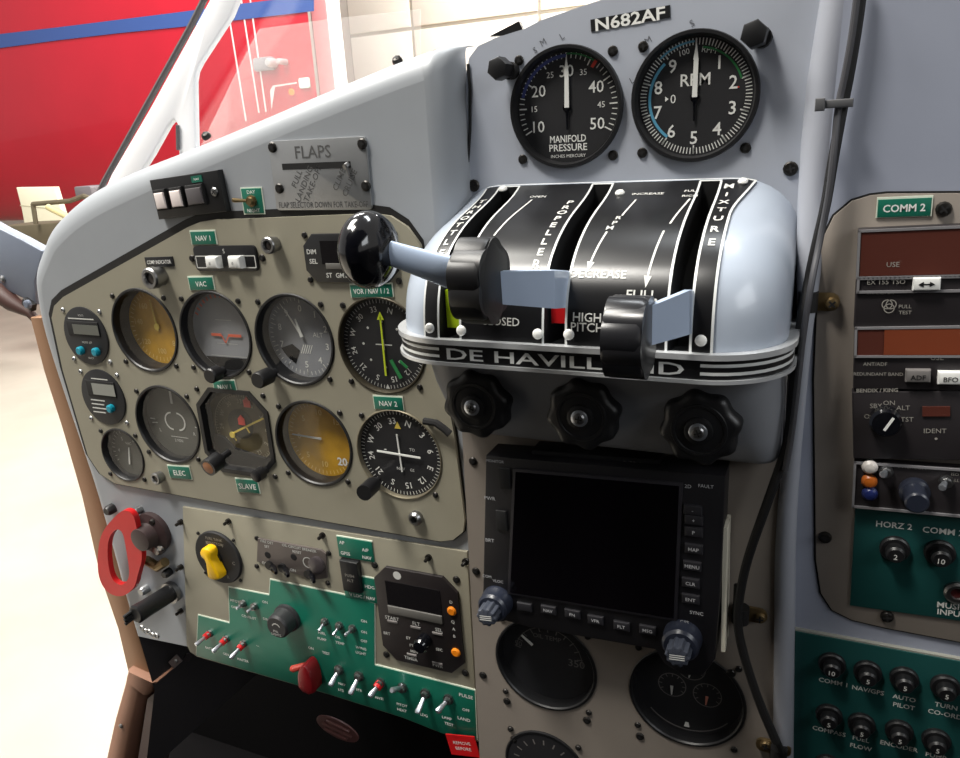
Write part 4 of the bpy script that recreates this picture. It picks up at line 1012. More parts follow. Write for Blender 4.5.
# ================================================================== centre column
YCC = -.008
FC = PF(YCC)
c_px = [(462,430),(778,448),(776,800),(482,800)]
lgA = (lambda p: (p.x, p.z))(at(545, 665, YCC)); lgB = (lambda p: (p.x, p.z))(at(686, 698, YCC)); lgC = (lambda p: (p.x, p.z))(at(545, 766, YCC))
RL = .0432
colm = thing('centre_panel', 'tan centre panel under the lever quadrant carrying the flat screen display', 'panel', (.45, YCC, -.2))
MB().prism(pxpoly(c_px, YCC, FC), FC, -.010, 0, holes=[circ(RL - .001, 40, *lgA), circ(RL - .001, 40, *lgB)]).build('panel_sheet', TAND, colm)
for px in [(473,461),(476,571),(483,675),(507,701),(587,720),(731,673),(514,739),(640,736)]:
    screw(colm, Fr(at(*px, YCC)), .0034)
def m_(b, f, ri):
    b.ring2(f, ri*.72, .0006, a0=-1.4, a1=1.6, seg=30); b.ticks(f, [D(-80+16*k) for k in range(11)], ri*.62, ri*.74, .0009)
    b.text('OIL TEMP', f, .0042, -ri*.02, ri*.5); b.text('350', f, .007, ri*.6, ri*.02, bold=.01); b.text('50', f, .005, -ri*.66, ri*.2)
gauge('temperature_gauge', 'large dark temperature gauge with short white needle below the display, left', 'gauge', lgA, YCC, RL, .010, DIAL, [('dial_markings', mat('dim marks', (110, 106, 104), .6), m_)],
      [('needle', WHITE, lambda b, f, ri: bar(b, f, D(-52), ri*.42, ri*.72, .0024, .0016))], group='dark gauges on the centre panel', so=.036)
def m_(b, f, ri):
    for cx, cy in [(-.30, .04), (.36, -.02), (.05, .52)]:
        b.ring2(f, ri*.26, .0007, cu=ri*cx, cv=ri*cy, seg=28); b.ticks(f, [D(-120+30*k) for k in range(9)], ri*.19, ri*.25, .0007, cu=ri*cx, cv=ri*cy)
    b.ring2(f, ri*.93, .001, .0002, a0=2.2, a1=4.0, seg=24)
def n_(cx, cy, a): return lambda b, f, ri: bar(b, f.shift(ri*cx, ri*cy), D(a), 0, ri*.2, .0022, .0008)
gauge('engine_gauge', 'large dark three-in-one engine gauge below the right knob of the display', 'gauge', lgB, YCC, RL, .010, DIAL, [('dial_markings', mat('dim marks', (110, 106, 104), .6), m_), ('index', WHITE, lambda b, f, ri: b.prism([(-.002, -ri*.86), (.002, -ri*.86), (.0012, -ri*.76), (-.0012, -ri*.76)], f, 0, .0006))],
      [('needle', OFFW, n_(-.30, .04, 180)), ('needle', mat('salmon needle', (206, 130, 110), .5), n_(.36, -.02, 185)), ('needle', OFFW, n_(.05, .52, 190))], group='dark gauges on the centre panel', so=.036)
gauge('lower_gauge', 'dark gauge cut off by the bottom edge of the picture', 'gauge', lgC, YCC - .0005, .036, .0002, DIAL, [('dial_markings', mat('dim marks', (110, 106, 104), .6), lambda b, f, ri: b.ticks(f, [D(-100+20*k) for k in range(11)], ri*.7, ri*.85, .0012))], [], group='dark gauges on the centre panel', so=.03)
# flat display
YM = -.036
fm = PF(YM); face = [(485,457),(725,476),(723,560),(716,660),(640,655),(482,614)]
Fm, w, h = quadfr([(485.5,456),(725.5,476),(716,659),(482,612)], YM)
t = thing('multifunction_display', 'black flat screen display unit with bezel buttons and two knobs', 'display', Fm.o)
fp = pxpoly([(485.5,456),(725.5,476),(719,606),(714,668),(690,678),(664,668),(655,650),(482,615)], YM, Fr(Fm.o, Fm.U, Fm.V))
fp = [Fm.uv(at(u, v, YM)) for u, v in [(485.5,456),(725.5,476),(720,600),(715,660),(703,676),(683,676),(664,664),(655,650),(530,628),(482,615)]]
MB().prism(fp, Fm, -.024, 0, .0015).build('bezel', mat('display bezel black', (24, 23, 26), .42, noise=.1), t)
sp_ = [Fm.uv(at(u, v, YM)) for u, v in [(516.5,471),(679.5,485),(674,617),(511,591)]]
b = MB(); b.prism(offset(sp_, .0022), Fm, .0001, .0016, .0006, ); b.build('screen_frame', mat('screen frame', (40, 38, 42), .4), t)
MB().prism(sp_, Fm, .0012, .0019).build('screen', SCREEN, t)
tr = MB(); pr_ = [at(u, v, YM + .001) for u, v in [(727,478),(726.5,520),(718,660)]]
tr.box(Fr(Fm(0,0,0), Fm.U, Fm.V), max(p[0] for p in fp) - .0015, max(p[0] for p in fp) + .0012, -h*.48, h*.22, -.024, -.004); tr.build('cream_side_plate', mat('cream side plate', (214, 208, 190), .6), t)
b = MB(); BT = []
for s, px in [('-',(693,509)),('+',(694,519)),('P',(694,531)),('MAP',(694,548)),('MENU',(692.5,565)),('CLR',(691,582)),('ENT',(691,598)),('GPS',(685,620)),('SYNC',(697,611)),('',(525,606)),('NAV',(549,609)),('FN',(573,613)),('VFR',(596,619)),('FLT',(622,625)),('MSG',(648,629))]: BT.append((s, px))
for s, px in BT:
    p = Fm.uv(at(*px, YM)); big_ = s in ('GPS',)
    if s not in ('GPS', 'SYNC'): MB().box(Fm, p[0]-.0058, p[0]+.0058, p[1]-.0034, p[1]+.0034, 0, .0022, .0008).build('button', mat('soft key grey', (38, 37, 41), .5), t)
    if s: b.text(s, Fm, .0026, p[0], p[1], .0024, bold=.01)
for s, px, hh in [('MONITOR',(495,461),.0022),('PWR',(490,498),.003),('BRT',(490,540),.003),('COM',(487,576),.0024),('VLOC',(498,581),.0024),('FAULT',(706,486),.0024),('2D',(688,486),.0026)]: b.text(s, Fm, hh, *Fm.uv(at(*px, YM)), .0003)
b.build('key_lettering', mat('key legend white', (188, 188, 190), .5), t)
for px in [(505,478),(502,520)]: p = Fm.uv(at(*px, YM)); MB().box(Fm, p[0]-.004, p[0]+.004, p[1]-.008, p[1]+.008, 0, .0016, .0006).build('card_slot', BLACKM, t)
for px, tp, r in [((498,600),(486,607),.0118), ((683,636),(673,648),.0125)]:
    p = at(*px, YM); d = Vector((0, -1, 0)); f = Fr(p)
    k = MB().lathe([(r*1.05,0),(r*1.05,.003),(r,.004),(r,.011),(r*.86,.013)], f, 32).build('knob', mat('knob blue black', (36, 40, 52), .3), t)
    pts = [((r*.62*(1+.08*cos(10*a)))*cos(a), (r*.62*(1+.08*cos(10*a)))*sin(a)) for a in [2*pi*i/60 for i in range(60)]]
    MB().prism(pts, f, .012, .024, .0015).build('inner_knob', mat('inner knob grey', (62, 66, 76), .3), k)
    b = MB(); [b.line(f, -r*.4, s*.0016 - .0005, r*.4, s*.0016 + .0005, .0007, .0242) for s in (-1, 0, 1)]; b.build('knob_marks', WHITE, k)
f, w, h = quadfr([(535,447),(662,457),(661,468),(534,458)], -.020)
t = thing('mode_annunciator_strip', 'thin black legend strip between the lobed handwheels and the flat display', 'strip', f.o)
MB().box(f, -w/2, w/2, -h/2, h/2, -.012, .006, .001).build('strip', BLACK, t); b = MB(); b.text('ANNUN', f, .003, -w*.2, -h*.1, .0061); b.text('SUPP  L', f, .003, w*.3, h*.05, .0061); b.build('lettering', FADED, t)

# ================================================================== column, right side
def loft(rows):
    mb = MB(); n = len(rows[0]); vs = [v for r in rows for v in r]
    mb.add(vs, [(k*n+i, k*n+i+1, (k+1)*n+i+1, (k+1)*n+i) for k in range(len(rows)-1) for i in range(n-1)]); return mb
rows = []
for (uL, uR, v, y) in [(826,872,-60,.02),(819,864,0,.02),(806,848,83,.018),(800,838,150,.014),(797,830,200,.008),(796,823,260,.000),(797,813,330,-.010),(793,806,400,-.012),(785,801,455,-.013),(777,797,510,-.0135),(774,795,560,-.014),(773,794,650,-.014),(772,793,758,-.014),(772,793,820,-.014)]:
    a, c = at(uL, v, y), at(uR, v, y); z = (a.z + c.z)/2; cx = (a.x + c.x)/2; hw = (c.x - a.x)/2; r = min(hw, .014)
    row = [Vector((cx - hw, y + .05, z))]
    for k in range(9): an = pi - pi * k / 8; row.append(Vector((cx + (hw - r) * (-1 if k < 4 else (0 if k == 4 else 1)) + r * cos(an), y + r - r * sin(an), z)))
    row.append(Vector((cx + hw, y + .05, z))); rows.append(row)
column = loft(rows).build('centre_column', GREYD, None, sharp=60); tag(column, 'rounded grey vertical column edge between the lever quadrant and the radio side', 'column')
YR = .006
FR_ = PF(YR)
rp_ = [(850,-60),(1040,-60),(1060,800),(786,800),(793,640),(800,400),(812,330),(822,220)]
right = thing('radio_side_panel', 'grey right-hand instrument face around the tan radio panel', 'panel', (.65, YR, 0))
MB().prism(pxpoly(rp_, YR, FR_), FR_, -.003, 0).build('grey_sheet', GREYR, right)
T_PX = [(816,560),(814,380),(819,262),(824,236),(834,216),(852,201),(870,195.5),(887,193.6),(1010,193),(1030,655),(886,628),(852,620),(832,610),(821,593)]
tp_ = pxpoly(T_PX, YR - .0015, PF(YR - .0015)); FT = PF(YR - .0015)
MB().prism(offset(tp_, .0012), FR_, 0, .0006).build('dark_seam', BLACKM, right)
MB().prism(tp_, FR_, 0, .0018, .0003).build('tan_radio_panel', TAND, right)
YT = YR - .0018
for px in [(943.7,209),(825,537),(887,616)]: screw(right, Fr(at(*px, YT)), .0042, SCREW, .003)
placard('green COMM 2 placard above the upper radio on the right', [(877,199.5),(930.5,197.5),(931.5,215.5),(878,217.5)], YT, ['COMM 2'], w=.021, bold=.02)
# radios
def radio(name, label, q, yb=.008):
    f, w, h = quadfr(q, YT); t = thing(name, label, 'radio', f.o); f2 = f.shift(0, 0, yb)
    MB().box(f, -w/2, w/2, -h/2, h/2, 0, yb, .001).build('case', mat('radio face black', (38, 34, 36), .5, noise=.08), t)
    return t, f2, w, h
def rframe(t, f, u0, u1, v0, v1, wd=.0014, m=None):
    b = MB()
    for a in [((u0,v0),(u1,v0)),((u0,v1),(u1,v1)),((u0,v0),(u0,v1)),((u1,v0),(u1,v1))]: b.box(f, min(a[0][0],a[1][0])-wd/2, max(a[0][0],a[1][0])+wd/2, min(a[0][1],a[1][1])-wd/2, max(a[0][1],a[1][1])+wd/2, 0, .0014)
    b.build('frame', m or mat('grey radio frame', (124, 122, 124), .5), t)
RX = 1000
t, f, w, h = radio('communication_radio', 'black radio with dark red display under the COMM 2 placard', [(857,227),(RX,222),(RX-1,324),(854.5,325)])
U = lambda px: f.uv(at(px[0], px[1], YT - .008))
a = U((859.5,231)); c = U((RX,273)); rframe(t, f, a[0], w*.5, c[1]-.001, a[1]); MB().box(f, a[0]+.001, w*.49, c[1], a[1]-.001, 0, .0008).build('display', REDLCD, t)
a = U((858.5,275)); c = U((RX,290)); rframe(t, f, a[0], w*.5, c[1], a[1]-.002)
b = MB()
for s, px, hh in [('USE',(893,264),.003),('EX 155 TSO',(886,281.5),.0028),('TRANSFER',(880,292),.0022),('PULL',(905,306),.0022),('TEST',(905,312),.0022)]: b.text(s, f, hh, *U(px), .001)
for px in [(889,308),(887,304),(891,304)]: b.ring2(f, .0026, .0005, .001, *U(px), seg=16)
b.build('lettering', FADED, t)
p = U((926,283)); o = MB().box(f, p[0]-.0068, p[0]+.0068, p[1]-.0036, p[1]+.0036, 0, .004, .001).build('transfer_button', WPLAST, t)
b = MB(); b.prism([(p[0]-.004,p[1]),(p[0]-.0015,p[1]+.0015),(p[0]-.0015,p[1]-.0015)], f, .0041, .0043); b.prism([(p[0]+.004,p[1]),(p[0]+.0015,p[1]+.0015),(p[0]+.0015,p[1]-.0015)], f, .0041, .0043); b.line(f, p[0]-.003, p[1], p[0]+.003, p[1], .0007, .0042); b.build('arrows', BLACK, o)
t, f, w, h = radio('direction_finder_radio', 'black radio with orange-brown display and grey ADF button, second unit down', [(854,326),(RX,326),(RX-1,386),(853,386)])
U = lambda px: f.uv(at(px[0], px[1], YT - .008))
a = U((856,328)); c = U((RX,356)); rframe(t, f, a[0], w*.5, c[1], a[1]); MB().box(f, a[0]+.001, w*.49, c[1]+.0006, a[1]-.0006, 0, .0008).build('display', REDLCD, t)
p = U((884,341)); MB().box(f, p[0], w*.49, c[1]+.001, a[1]-.001, .0008, .0012).build('orange_digits_field', ORLCD, t)
b = MB()
for s, px, hh in [('USE',(937,357),.003),('ANT/ADF',(875,363.5),.0022),('REDUNDANT BAND',(878,373.5),.0021)]: b.text(s, f, hh, *U(px), .001)
b.build('lettering', FADED, t)
for px, s, m in [((917.5,374.5),'ADF',mat('grey button', (112,108,106), .5)),((950,376.5),'BFO',WPLAST)]:
    p = U(px); o = MB().box(f, p[0]-.0064, p[0]+.0064, p[1]-.0038, p[1]+.0038, 0, .004, .001).build('button', m, t); MB().text(s, f, .003, p[0], p[1]-.0006, .0042, bold=.01).build('button_lettering', BLACK, o)
t, f, w, h = radio('transponder', 'black transponder with round selector knob between direction finder and intercom unit', [(853,387),(RX,387),(RX-1,455),(852,455)])
U = lambda px: f.uv(at(px[0], px[1], YT - .008))
b = MB()
for s, px, hh in [('OFF',(870.5,416),.003),('SBY',(876,405.5),.003),('ON',(889,402.5),.003),('ALT',(903,407.5),.003),('TST',(907,419),.003),('IDENT',(935,430.5),.003)]: b.text(s, f, hh, *U(px), .0004)
a = U((858,391)); b.text('BENDIX / KING', f, .0024, *U((877,390)), .0004, bold=.02); b.lathe([(.0008,.0004),(.0002,.0004)], f, 8, cu=U((936,438.5))[0], cv=U((936,438.5))[1]); b.build('lettering', FADED, t)
p = U((885,419)); MB().lathe([(.0088,0),(.0088,.007),(.0075,.009)], f, 28, cu=p[0], cv=p[1]).build('knob', BLACKG, t)
MB().line(f, p[0]-.001, p[1]-.004, p[0]+.004, p[1]+.004, .0016, .0092).build('knob_pointer', WHITE, t)
p = U((936,411)); MB().box(f, p[0]-.007, p[0]+.007, p[1]-.003, p[1]+.003, 0, .001).build('red_window', REDLCD, t)
t, f, w, h = radio('intercom_unit', 'black intercom unit with grey frame, white and amber lamps and dark knob', [(853.5,456.5),(RX,467),(RX-2,516),(852.5,504)], .006)
rframe(t, f, -w*.495, w*.495, -h*.46, h*.47, .0014)
U = lambda px: f.uv(at(px[0], px[1], YT - .006))
for px, m, nm in [((869.7,466.5), mat('milky lens', (196,190,184), .35), 'white_lamp'), ((869.2,480.5), mat('amber lens', (176,92,28), .35), 'amber_lamp'), ((869.7,493), mat('blue lens', (30,40,92), .35), 'blue_lamp')]:
    p = U(px); MB().lathe([(.0046,0),(.0046,.0015),(.003,.0035),(.0008,.0042)], f, 18, cu=p[0], cv=p[1]).build(nm, m, t)
p = U((914,490)); MB().lathe([(.0085,0),(.0085,.004),(.0068,.005),(.0066,.018),(.0055,.019)], f, 26, cu=p[0], cv=p[1]).build('knob', mat('knob blue black', (36, 40, 52), .3), t)
for px, tp in [((886,471),(883,475)),((946,481),(942,488))]: toggle(t, at(*px, YT-.0065), at(*tp, YT-.02), .0017, .0042)
b = MB(); 
for s, px, hh in [('VOL',(886,464),.002),('INTERCOM',(912,467),.0022),('ISO',(955,474),.002),('ALL',(955,480),.002)]: b.text(s, f, hh, *U(px), .0004)
b.build('lettering', FADED, t)
f, w, h = quadfr([(853,506),(RX,516),(RX,627),(852,603)], YT)
t = thing('breaker_plate', 'green plate lettered HORZ 2 and COMM 2 below the intercom unit', 'panel', f.o); gp_ = t
MB().box(f, -w/2, w/2, -h/2, h/2, 0, .0015, .0003).build('plate', GREEND, t)
U = lambda px: f.uv(at(px[0], px[1], YT - .0015))
b = MB()
for s, px, hh in [('HORZ 2',(894,525),.0042),('COMM 2',(943,531),.0042),('MUSIC',(952,606),.0042),('INPUT',(952,613),.0042)]: b.text(s, f, hh, *U(px), .0017, bold=.015)
b.build('lettering', OFFW, t)
def breaker(label, px, y, num, nx=None):
    o = at(*px, y); f = Fr(o); t = thing('circuit_breaker', label, 'circuit breaker', o, 'push button circuit breakers on the right')
    MB().lathe([(.0088,0),(.0088,.0025),(.0078,.0035),(.0056,.0035),(.0056,.009),(.0044,.0105)], f, 22).build('button', BLACK, t)
    MB().text(num, f, .0036, 0, -.0006, .0107, bold=.01).build('rating', OFFW, t)
breaker('black push breaker numbered 2 under the HORZ 2 lettering', (894.5,548), YT - .0015, '2'); breaker('black push breaker numbered 10 under the COMM 2 lettering', (939.5,552), YT - .0015, '10')
o = at(957, 592, YT - .0015); t = thing('audio_jack', 'metal music input jack at the right edge of the green plate', 'jack', o); MB().lathe([(.0075,0),(.0075,.002),(.006,.003),(.004,.003),(.0036,.001)], Fr(o), 22).build('ring', STEEL, t); MB().lathe([(.0038,.0011),(.0003,.0012)], Fr(o), 12).build('socket', mat('dark red socket', (70, 22, 22), .4), t)
# lower green breaker panel
f = PF(YR - .004); q = pxpoly([(795,631.5),(1010,671),(1010,810),(790,810)], YR - .004, f)
lb = thing('lower_breaker_panel', 'green breaker panel with two rows of push breakers at lower right corner', 'panel', at(880, 700, YR - .004))
MB().prism(q, f, -.004, 0, .0004).build('plate', GREEND, lb); MB().prism([(x, z + .0012) for x, z in q], f, -.004, -.001).build('plate_edge', mat('pale plate edge', (150, 150, 140), .5), lb)
b = MB(); yb = YR - .004
for s, px in [('COMM 1',(833,682)),('NAV/GPS',(868,690)),('AUTO',(904,698)),('PILOT',(904,706)),('TURN',(946,706)),('CO-ORD',(945,714)),('COMPASS',(829,731)),('FUEL',(861,739)),('FLOW',(861,747)),('ENCODER',(899,746)),('PUMP',(936,756))]: b = MB(); ltxt(b, s, px, .0036, yb); b.build('lettering', OFFW, lb)
for i, (px, s) in enumerate([((832,663),'COMM 1'),((867.5,671),'NAV/GPS'),((904,677.5),'AUTO PILOT'),((945,685.5),'TURN CO-ORD'),((829,714),'COMPASS'),((861.5,723),'FUEL FLOW'),((899,730),'ENCODER'),((936,739),'PUMP'),((828,764),'')]):
    breaker('black push breaker above the %s lettering' % s if s else 'black push breaker at the bottom picture edge below COMPASS', px, yb, '5' if i else '10')

# ================================================================== cables and clamps
def cable(name, label, pts, y, r, m=RUBBER, grp=None):
    p = [at(u, v, yy) for (u, v), yy in zip(pts, y if isinstance(y, list) else [y]*len(pts))]
    p = [Vector(q) for q in smooth_poly([tuple(q) for q in p], 3, False)]
    b = MB(); b.tube(p, r, 10); o = b.build(name, m, None); return tag(o, label, 'cable', grp)
cable('cable', 'thick dark cable running down the rounded grey column from the top edge', [(864,-30),(858,20),(850,70),(842,110),(833,160),(826,205),(815,250),(807,290),(800,330),(794,380),(789,440),(779,470),(764,512),(752,545),(744,572),(739,600),(737,622),(742,650),(758,700),(776,742)], [-.002]*4 + [-.006]*4 + [-.022]*3 + [-.026]*9, .0030, RUBBER)
cable('thin_cable', 'thinner grey cable alongside the thick one on the column', [(860,-30),(853,30),(845,75),(838,105),(834,150),(829,195),(820,240),(811,285),(803,335),(797,390),(791,440),(785,470)], [-.008]*4 + [-.013]*3 + [-.026]*2 + [-.03]*3, .0019, mat('grey cable', (66, 66, 70), .5))
cable('cable', 'black cable splitting off below the clamp towards the bottom gauge', [(737,585),(736,612),(740,635),(752,680),(768,720),(782,752)], -.022, .0022)
def pclamp(label, px, y, hole, rot=0.):
    o = at(*px, y); f = Fr(o, rot=rot); t = thing('cable_clamp', label, 'clamp', o, 'metal cable clamps on the column')
    h_ = f.uv(at(*hole, y)); 
    MB().prism(rrect(.024, .011, .005, 4, h_[0]*.5, h_[1]*.5), f, -.001, .0012, .0003).build('strap', BRASS, t)
    b = MB(); b.tube([f(h_[0], h_[1]-.006, .004), f(h_[0], h_[1]+.006, .004)], .0058, 14); b.build('loop', RUBBER, t); screw(t, f.shift(-h_[0]*.2, 0, .001), .004, BRASS, .003)
pclamp('brass cable clamp at the left edge of the tan radio panel', (828,303), YR - .004, (808,300))
pclamp('brass cable clamp on the column beside the flat display', (757,616), YCC - .004, (741,611))
pclamp('brass cable clamp near the bottom picture edge beside the three-in-one gauge', (768,744), YCC - .004, (779,750))
p = at(831, 104, -.01); t = thing('cable_tie', 'small grey clip holding the cables on the upper column', 'clip', p); MB().box(Fr(p), -.006, .011, -.0022, .0022, -.004, .003, .0008).build('strap', mat('grey clip', (84, 84, 86), .5), t); MB().box(Fr(p), -.008, -.003, -.0034, .0034, -.002, .005, .0008).build('head', mat('grey clip', (84, 84, 86), .5), t)
# black chain-like bracket between NAV 2 dial and lower box
p = [at(u, v, -.006) for u, v in [(424,421),(436,423),(443,428),(450,434)]]; o = MB().tube(p, .003, 8).build('black_bracket', BLACKM, None); tag(o, 'small black bracket next to the NAV 2 dial under the quadrant', 'bracket')
# ================================================================== surroundings
# under-dash space
fw = MB(); fw.box(Fr((.3, .30, -.4)), -.75, .75, -.6, .34, -.01, 0); struct('wall_front', fw, mat('shade black firewall', (6, 5, 6), .95, spec=.1, noise=.2, nscale=8))  # near-black colour carries the shade of the footwell
fl = MB(); fl.box(Fr((0.35, -.25, -.85), (1,0,0), (0,1,0)), -.84, .80, -1.7, .6, -.02, 0); struct('floor_cabin', fl, mat('shade black cabin floor', (7, 6, 7), .95, spec=.1, noise=.2, nscale=12))  # colour blackened where lamp light would reach the shaded footwell
# side wall under the dash at the door post
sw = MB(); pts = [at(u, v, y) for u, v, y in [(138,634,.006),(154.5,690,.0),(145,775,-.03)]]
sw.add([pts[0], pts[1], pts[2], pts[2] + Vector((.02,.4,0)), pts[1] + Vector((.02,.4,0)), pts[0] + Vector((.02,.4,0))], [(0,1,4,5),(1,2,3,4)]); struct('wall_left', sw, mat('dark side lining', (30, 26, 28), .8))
# oval vent seen in the footwell
o = at(338, 728, .05); f = Fr(o, (1, .1, -.35)); t = thing('footwell_vent', 'dim reddish oval louvred vent in the dark footwell', 'vent', o)
MB().prism([(.026*cos(a), .0125*sin(a)) for a in [2*pi*k/36 for k in range(36)]], f, 0, .002, .0005).build('vent_plate', mat('maroon vent', (92, 58, 56), .5), t)
for k in (-1, 0, 1): MB().box(f, -.018 + abs(k)*.004, .018 - abs(k)*.004, k*.006 - .0014, k*.006 + .0014, .002, .0045, .001).build('louvre', mat('maroon louvre', (112, 74, 70), .45), t)
for px in [(189,686),(200,744),(179,707)]: pass
b = MB(); b.tube([at(166,668,.08), at(176,648,.06), at(188,658,.05)], .005, 8); o = b.build('footwell_hose', mat('dark hose', (44, 38, 40), .5), None); tag(o, 'dark hose in the footwell below the black twist handle', 'hose')
f = Fr(at(176, 661, .02), rot=.75); t = thing('footwell_bracket', 'small grey-brown bracket in the shadow below the switch panel corner', 'bracket', f.o); MB().box(f, -.010, .010, -.005, .005, 0, .002, .0004).build('plate', mat('dusty bracket', (72, 62, 62), .6), t); screw(t, f.shift(.004, 0, .002), .0022, STEEL)
f = Fr(at(150, 632, -.02), rot=-.25); t = thing('chain', 'pale short chain hanging beside the black twist handle', 'chain', f.o); b = MB()
for k in range(5): b.lathe([(.0032, 0), (.0036, .001), (.0032, .002), (.002, .002)], f, 10, cu=-.010 + k*.005, cv=.001 * (-1) ** k, capend=False)
b.build('links', STEEL, t)

# door post / frame on the left
post = thing('door_frame', 'brown trimmed door post left of the dashboard with a step near the floor', 'door frame', at(100, 560, .0))
def ribbon(lft, rgt, y, depth, m, name, bevel=.004, parent=post):
    n = len(lft); rows = []
    for a, c in zip(lft, rgt):
        p, q = at(*a, y), at(*c, y); d = (q - p); k = min(.3, bevel / max(1e-5, d.length))
        rows.append([p + Vector((0, depth, 0)), p + Vector((0, bevel, 0)), p + d*k, q - d*k, q + Vector((0, bevel, 0)), q + Vector((0, depth, 0))])
    mb = loft(rows); b0 = len(mb.v)
    mb.f.append(tuple(range(6))); mb.f.append(tuple((n-1)*6 + i for i in range(6))); return mb.build(name, m, parent, sharp=50)
ribbon([(28,318),(42,372),(60,428),(80,497),(99,578),(116,628.5),(126.5,673)], [(50,318),(64,372),(82,428),(100,490),(119,560),(138,634),(154.5,686)], .010, .05, BROWN, 'upper_post')
ribbon([(126.5,671),(123,686),(113,722),(98,790)], [(143,684),(140,694),(132,728),(118,795)], .004, .05, mat('lower post brown', (138, 100, 80), .6, noise=.12, nscale=14), 'lower_post')
ribbon([(126.5,671),(124,680)], [(154.5,684),(146,697)], .0, .03, mat('lower post brown', (138, 100, 80), .6), 'step')
ribbon([(146,700),(139,740),(130,795)], [(159,690),(152,740),(142,795)], .008, .04, mat('dark tube', (84, 68, 66), .5), 'inner_tube')
screw(post, Fr(at(121, 726, .003)), .003, STEEL)
# door edge piece at far left
dr = thing('cabin_door', 'blue-grey edge of the open cabin door with rivet at the left picture edge', 'door', at(15, 270, .03))
f = PF(.03); MB().prism(pxpoly([(-60,195),(0,229),(20,239),(42,251),(39,266),(34,282),(36,305),(0,287),(-60,262)], .03, f), f, -.012, 0, .0015).build('door_skin', mat('door blue grey paint', (124, 132, 148), .4, noise=.06), dr)
MB().lathe([(.004,0),(.004,.001),(.002,.0025)], Fr(at(3, 279, .03)), 14).build('rivet', ALU, dr)
b = MB(); b.tube([at(u, v, .028) for u, v in [(-60,270),(0,293),(12,303),(30,313),(38,322)]], [.012,.011,.009,.005,.004], 12); b.build('leather_pull', BROWND, dr)
MB().box(Fr(at(29,305,.022), rot=-.5), -.008, .006, -.004, .004, -.004, .002, .001).build('latch', BLACK, dr)
MB().lathe([(.0045,0),(.0045,.003),(.003,.004)], Fr(at(29,304,.018)), 14).build('latch_button', mat('blue grey button', (110, 118, 134), .4), dr)

# windshield: white V brace and two panes
YW = .20
fw_ = PF(YW)
wind = thing('windshield_frame', 'white Y-shaped windshield brace tube with dark rubber edge', 'window frame', at(170, 140, YW))
Y_PX = [(62,282),(112,173),(150,108),(190,35),(212,-5),(240,-55),(268,-55),(241,-10),(230,17),(215,40),(200,63),(195.5,72),(194,82),(194.5,110),(197,212),(181,212),(178.5,147),(177,124),(173.5,119.5),(168,126),(152,155),(120,205),(84,284)]
mb = MB(); mb.prism(pxpoly(Y_PX, YW, fw_), fw_, -.007, 0, .002); wf = mb.build('brace', mat('white brace paint', (244, 244, 246), .4), wind, sharp=60)
mb = MB(); mb.tube([at(u, v, YW + .004) for u, v in [(78,240),(104,182),(148,103),(190,28),(208,-8),(240,-65)]], .0036, 10); mb.build('rubber_edge', mat('grey rubber edge', (88, 84, 86), .6), wind)
mb = MB(); mb.tube([at(u, v, YW - .002) for u, v in [(178,150),(177.5,125)]], .002, 8); mb.build('notch_edge', mat('grey rubber edge', (88, 84, 86), .6), wind)
WG = glassmat('windshield glass'); WH = glassmat('hazy windshield glass', haze=.10, hazecol=(1., .97, .97))
g1 = MB(); g1.prism(pxpoly([(196,176),(199,65),(244,-60),(700,-60),(700,60)], YW + .05, PF(YW + .05)), PF(YW + .05), -.003, 0); struct('window_1', g1, WG)
g2 = MB(); g2.prism(pxpoly([(199,150),(230,85),(259,29),(330,19),(420,9),(420,75)], YW + .03, PF(YW + .03)), PF(YW + .03), -.002, 0); struct('window_2', g2, WH)

# ------------------------------------------------------------------ hangar
GZ = -1.75
fl = MB(); fl.box(Fr((0, 3, GZ), (1,0,0), (0,1,0)), -22, 18, -14, 14, -.05, 0); 
m = mat('pale hangar concrete', (166, 159, 147), .6, noise=.34, nscale=1.1); struct('floor', fl, m)
YH = 12.
wb = MB(); wb.box(Fr((0, YH, GZ)), -22, 18, 0, 9, -.2, 0); struct('wall_back', wb, mat('hangar wall white', (240, 238, 226), .6))
# hangar door panels behind the dash
hd = thing('hangar_door', 'cream panelled hangar door with thin grey seams behind the windshield', 'door', at(450, 40, YH - .25))
f = PF(YH - .2)
pts = [at(u, v, YH - .2) for u, v in [(349,0),(412,0),(600,0)]]
xs2 = [at(349,20,YH-.2).x, at(413,20,YH-.2).x, at(540,10,YH-.2).x, at(680,0,YH-.2).x, at(820,0,YH-.2).x]; zs2 = [at(412,130,YH-.2).z, at(412,29,YH-.2).z, at(412,-75,YH-.2).z, at(412,-180,YH-.2).z]
for i in range(len(xs2) - 1):
    for j in range(3): MB().box(f, xs2[i] + .03, xs2[i+1] - .03, zs2[j] + .03, zs2[j+1] - .03, 0, .06, .01).build('door_panel', CREAM, hd)
MB().box(f, xs2[0], xs2[-1], zs2[0], zs2[-1], -.05, .02).build('seam_backing', mat('grey seam', (176, 172, 158), .6), hd)
# hangar posts
YP = 9.
f = PF(YP); t = thing('hangar_post', 'brown steel hangar post standing next to the white post', 'post', at(322, 60, YP)); a, c = at(313, 40, YP), at(331, 40, YP); MB().box(f, a.x, c.x, GZ, 5, -.3, 0, .02).build('post', mat('brown post paint', (142, 108, 104), .6), t)
t = thing('hangar_post', 'white hangar post at the edge of the cream door', 'post', at(341, 60, YP - .4)); a, c = at(331.5, 40, YP+.05), at(349, 40, YP+.05); MB().box(PF(YP - .4), a.x + .02, c.x, GZ, 5, -.3, 0, .02).build('post', mat('white post paint', (246, 246, 246), .5), t)
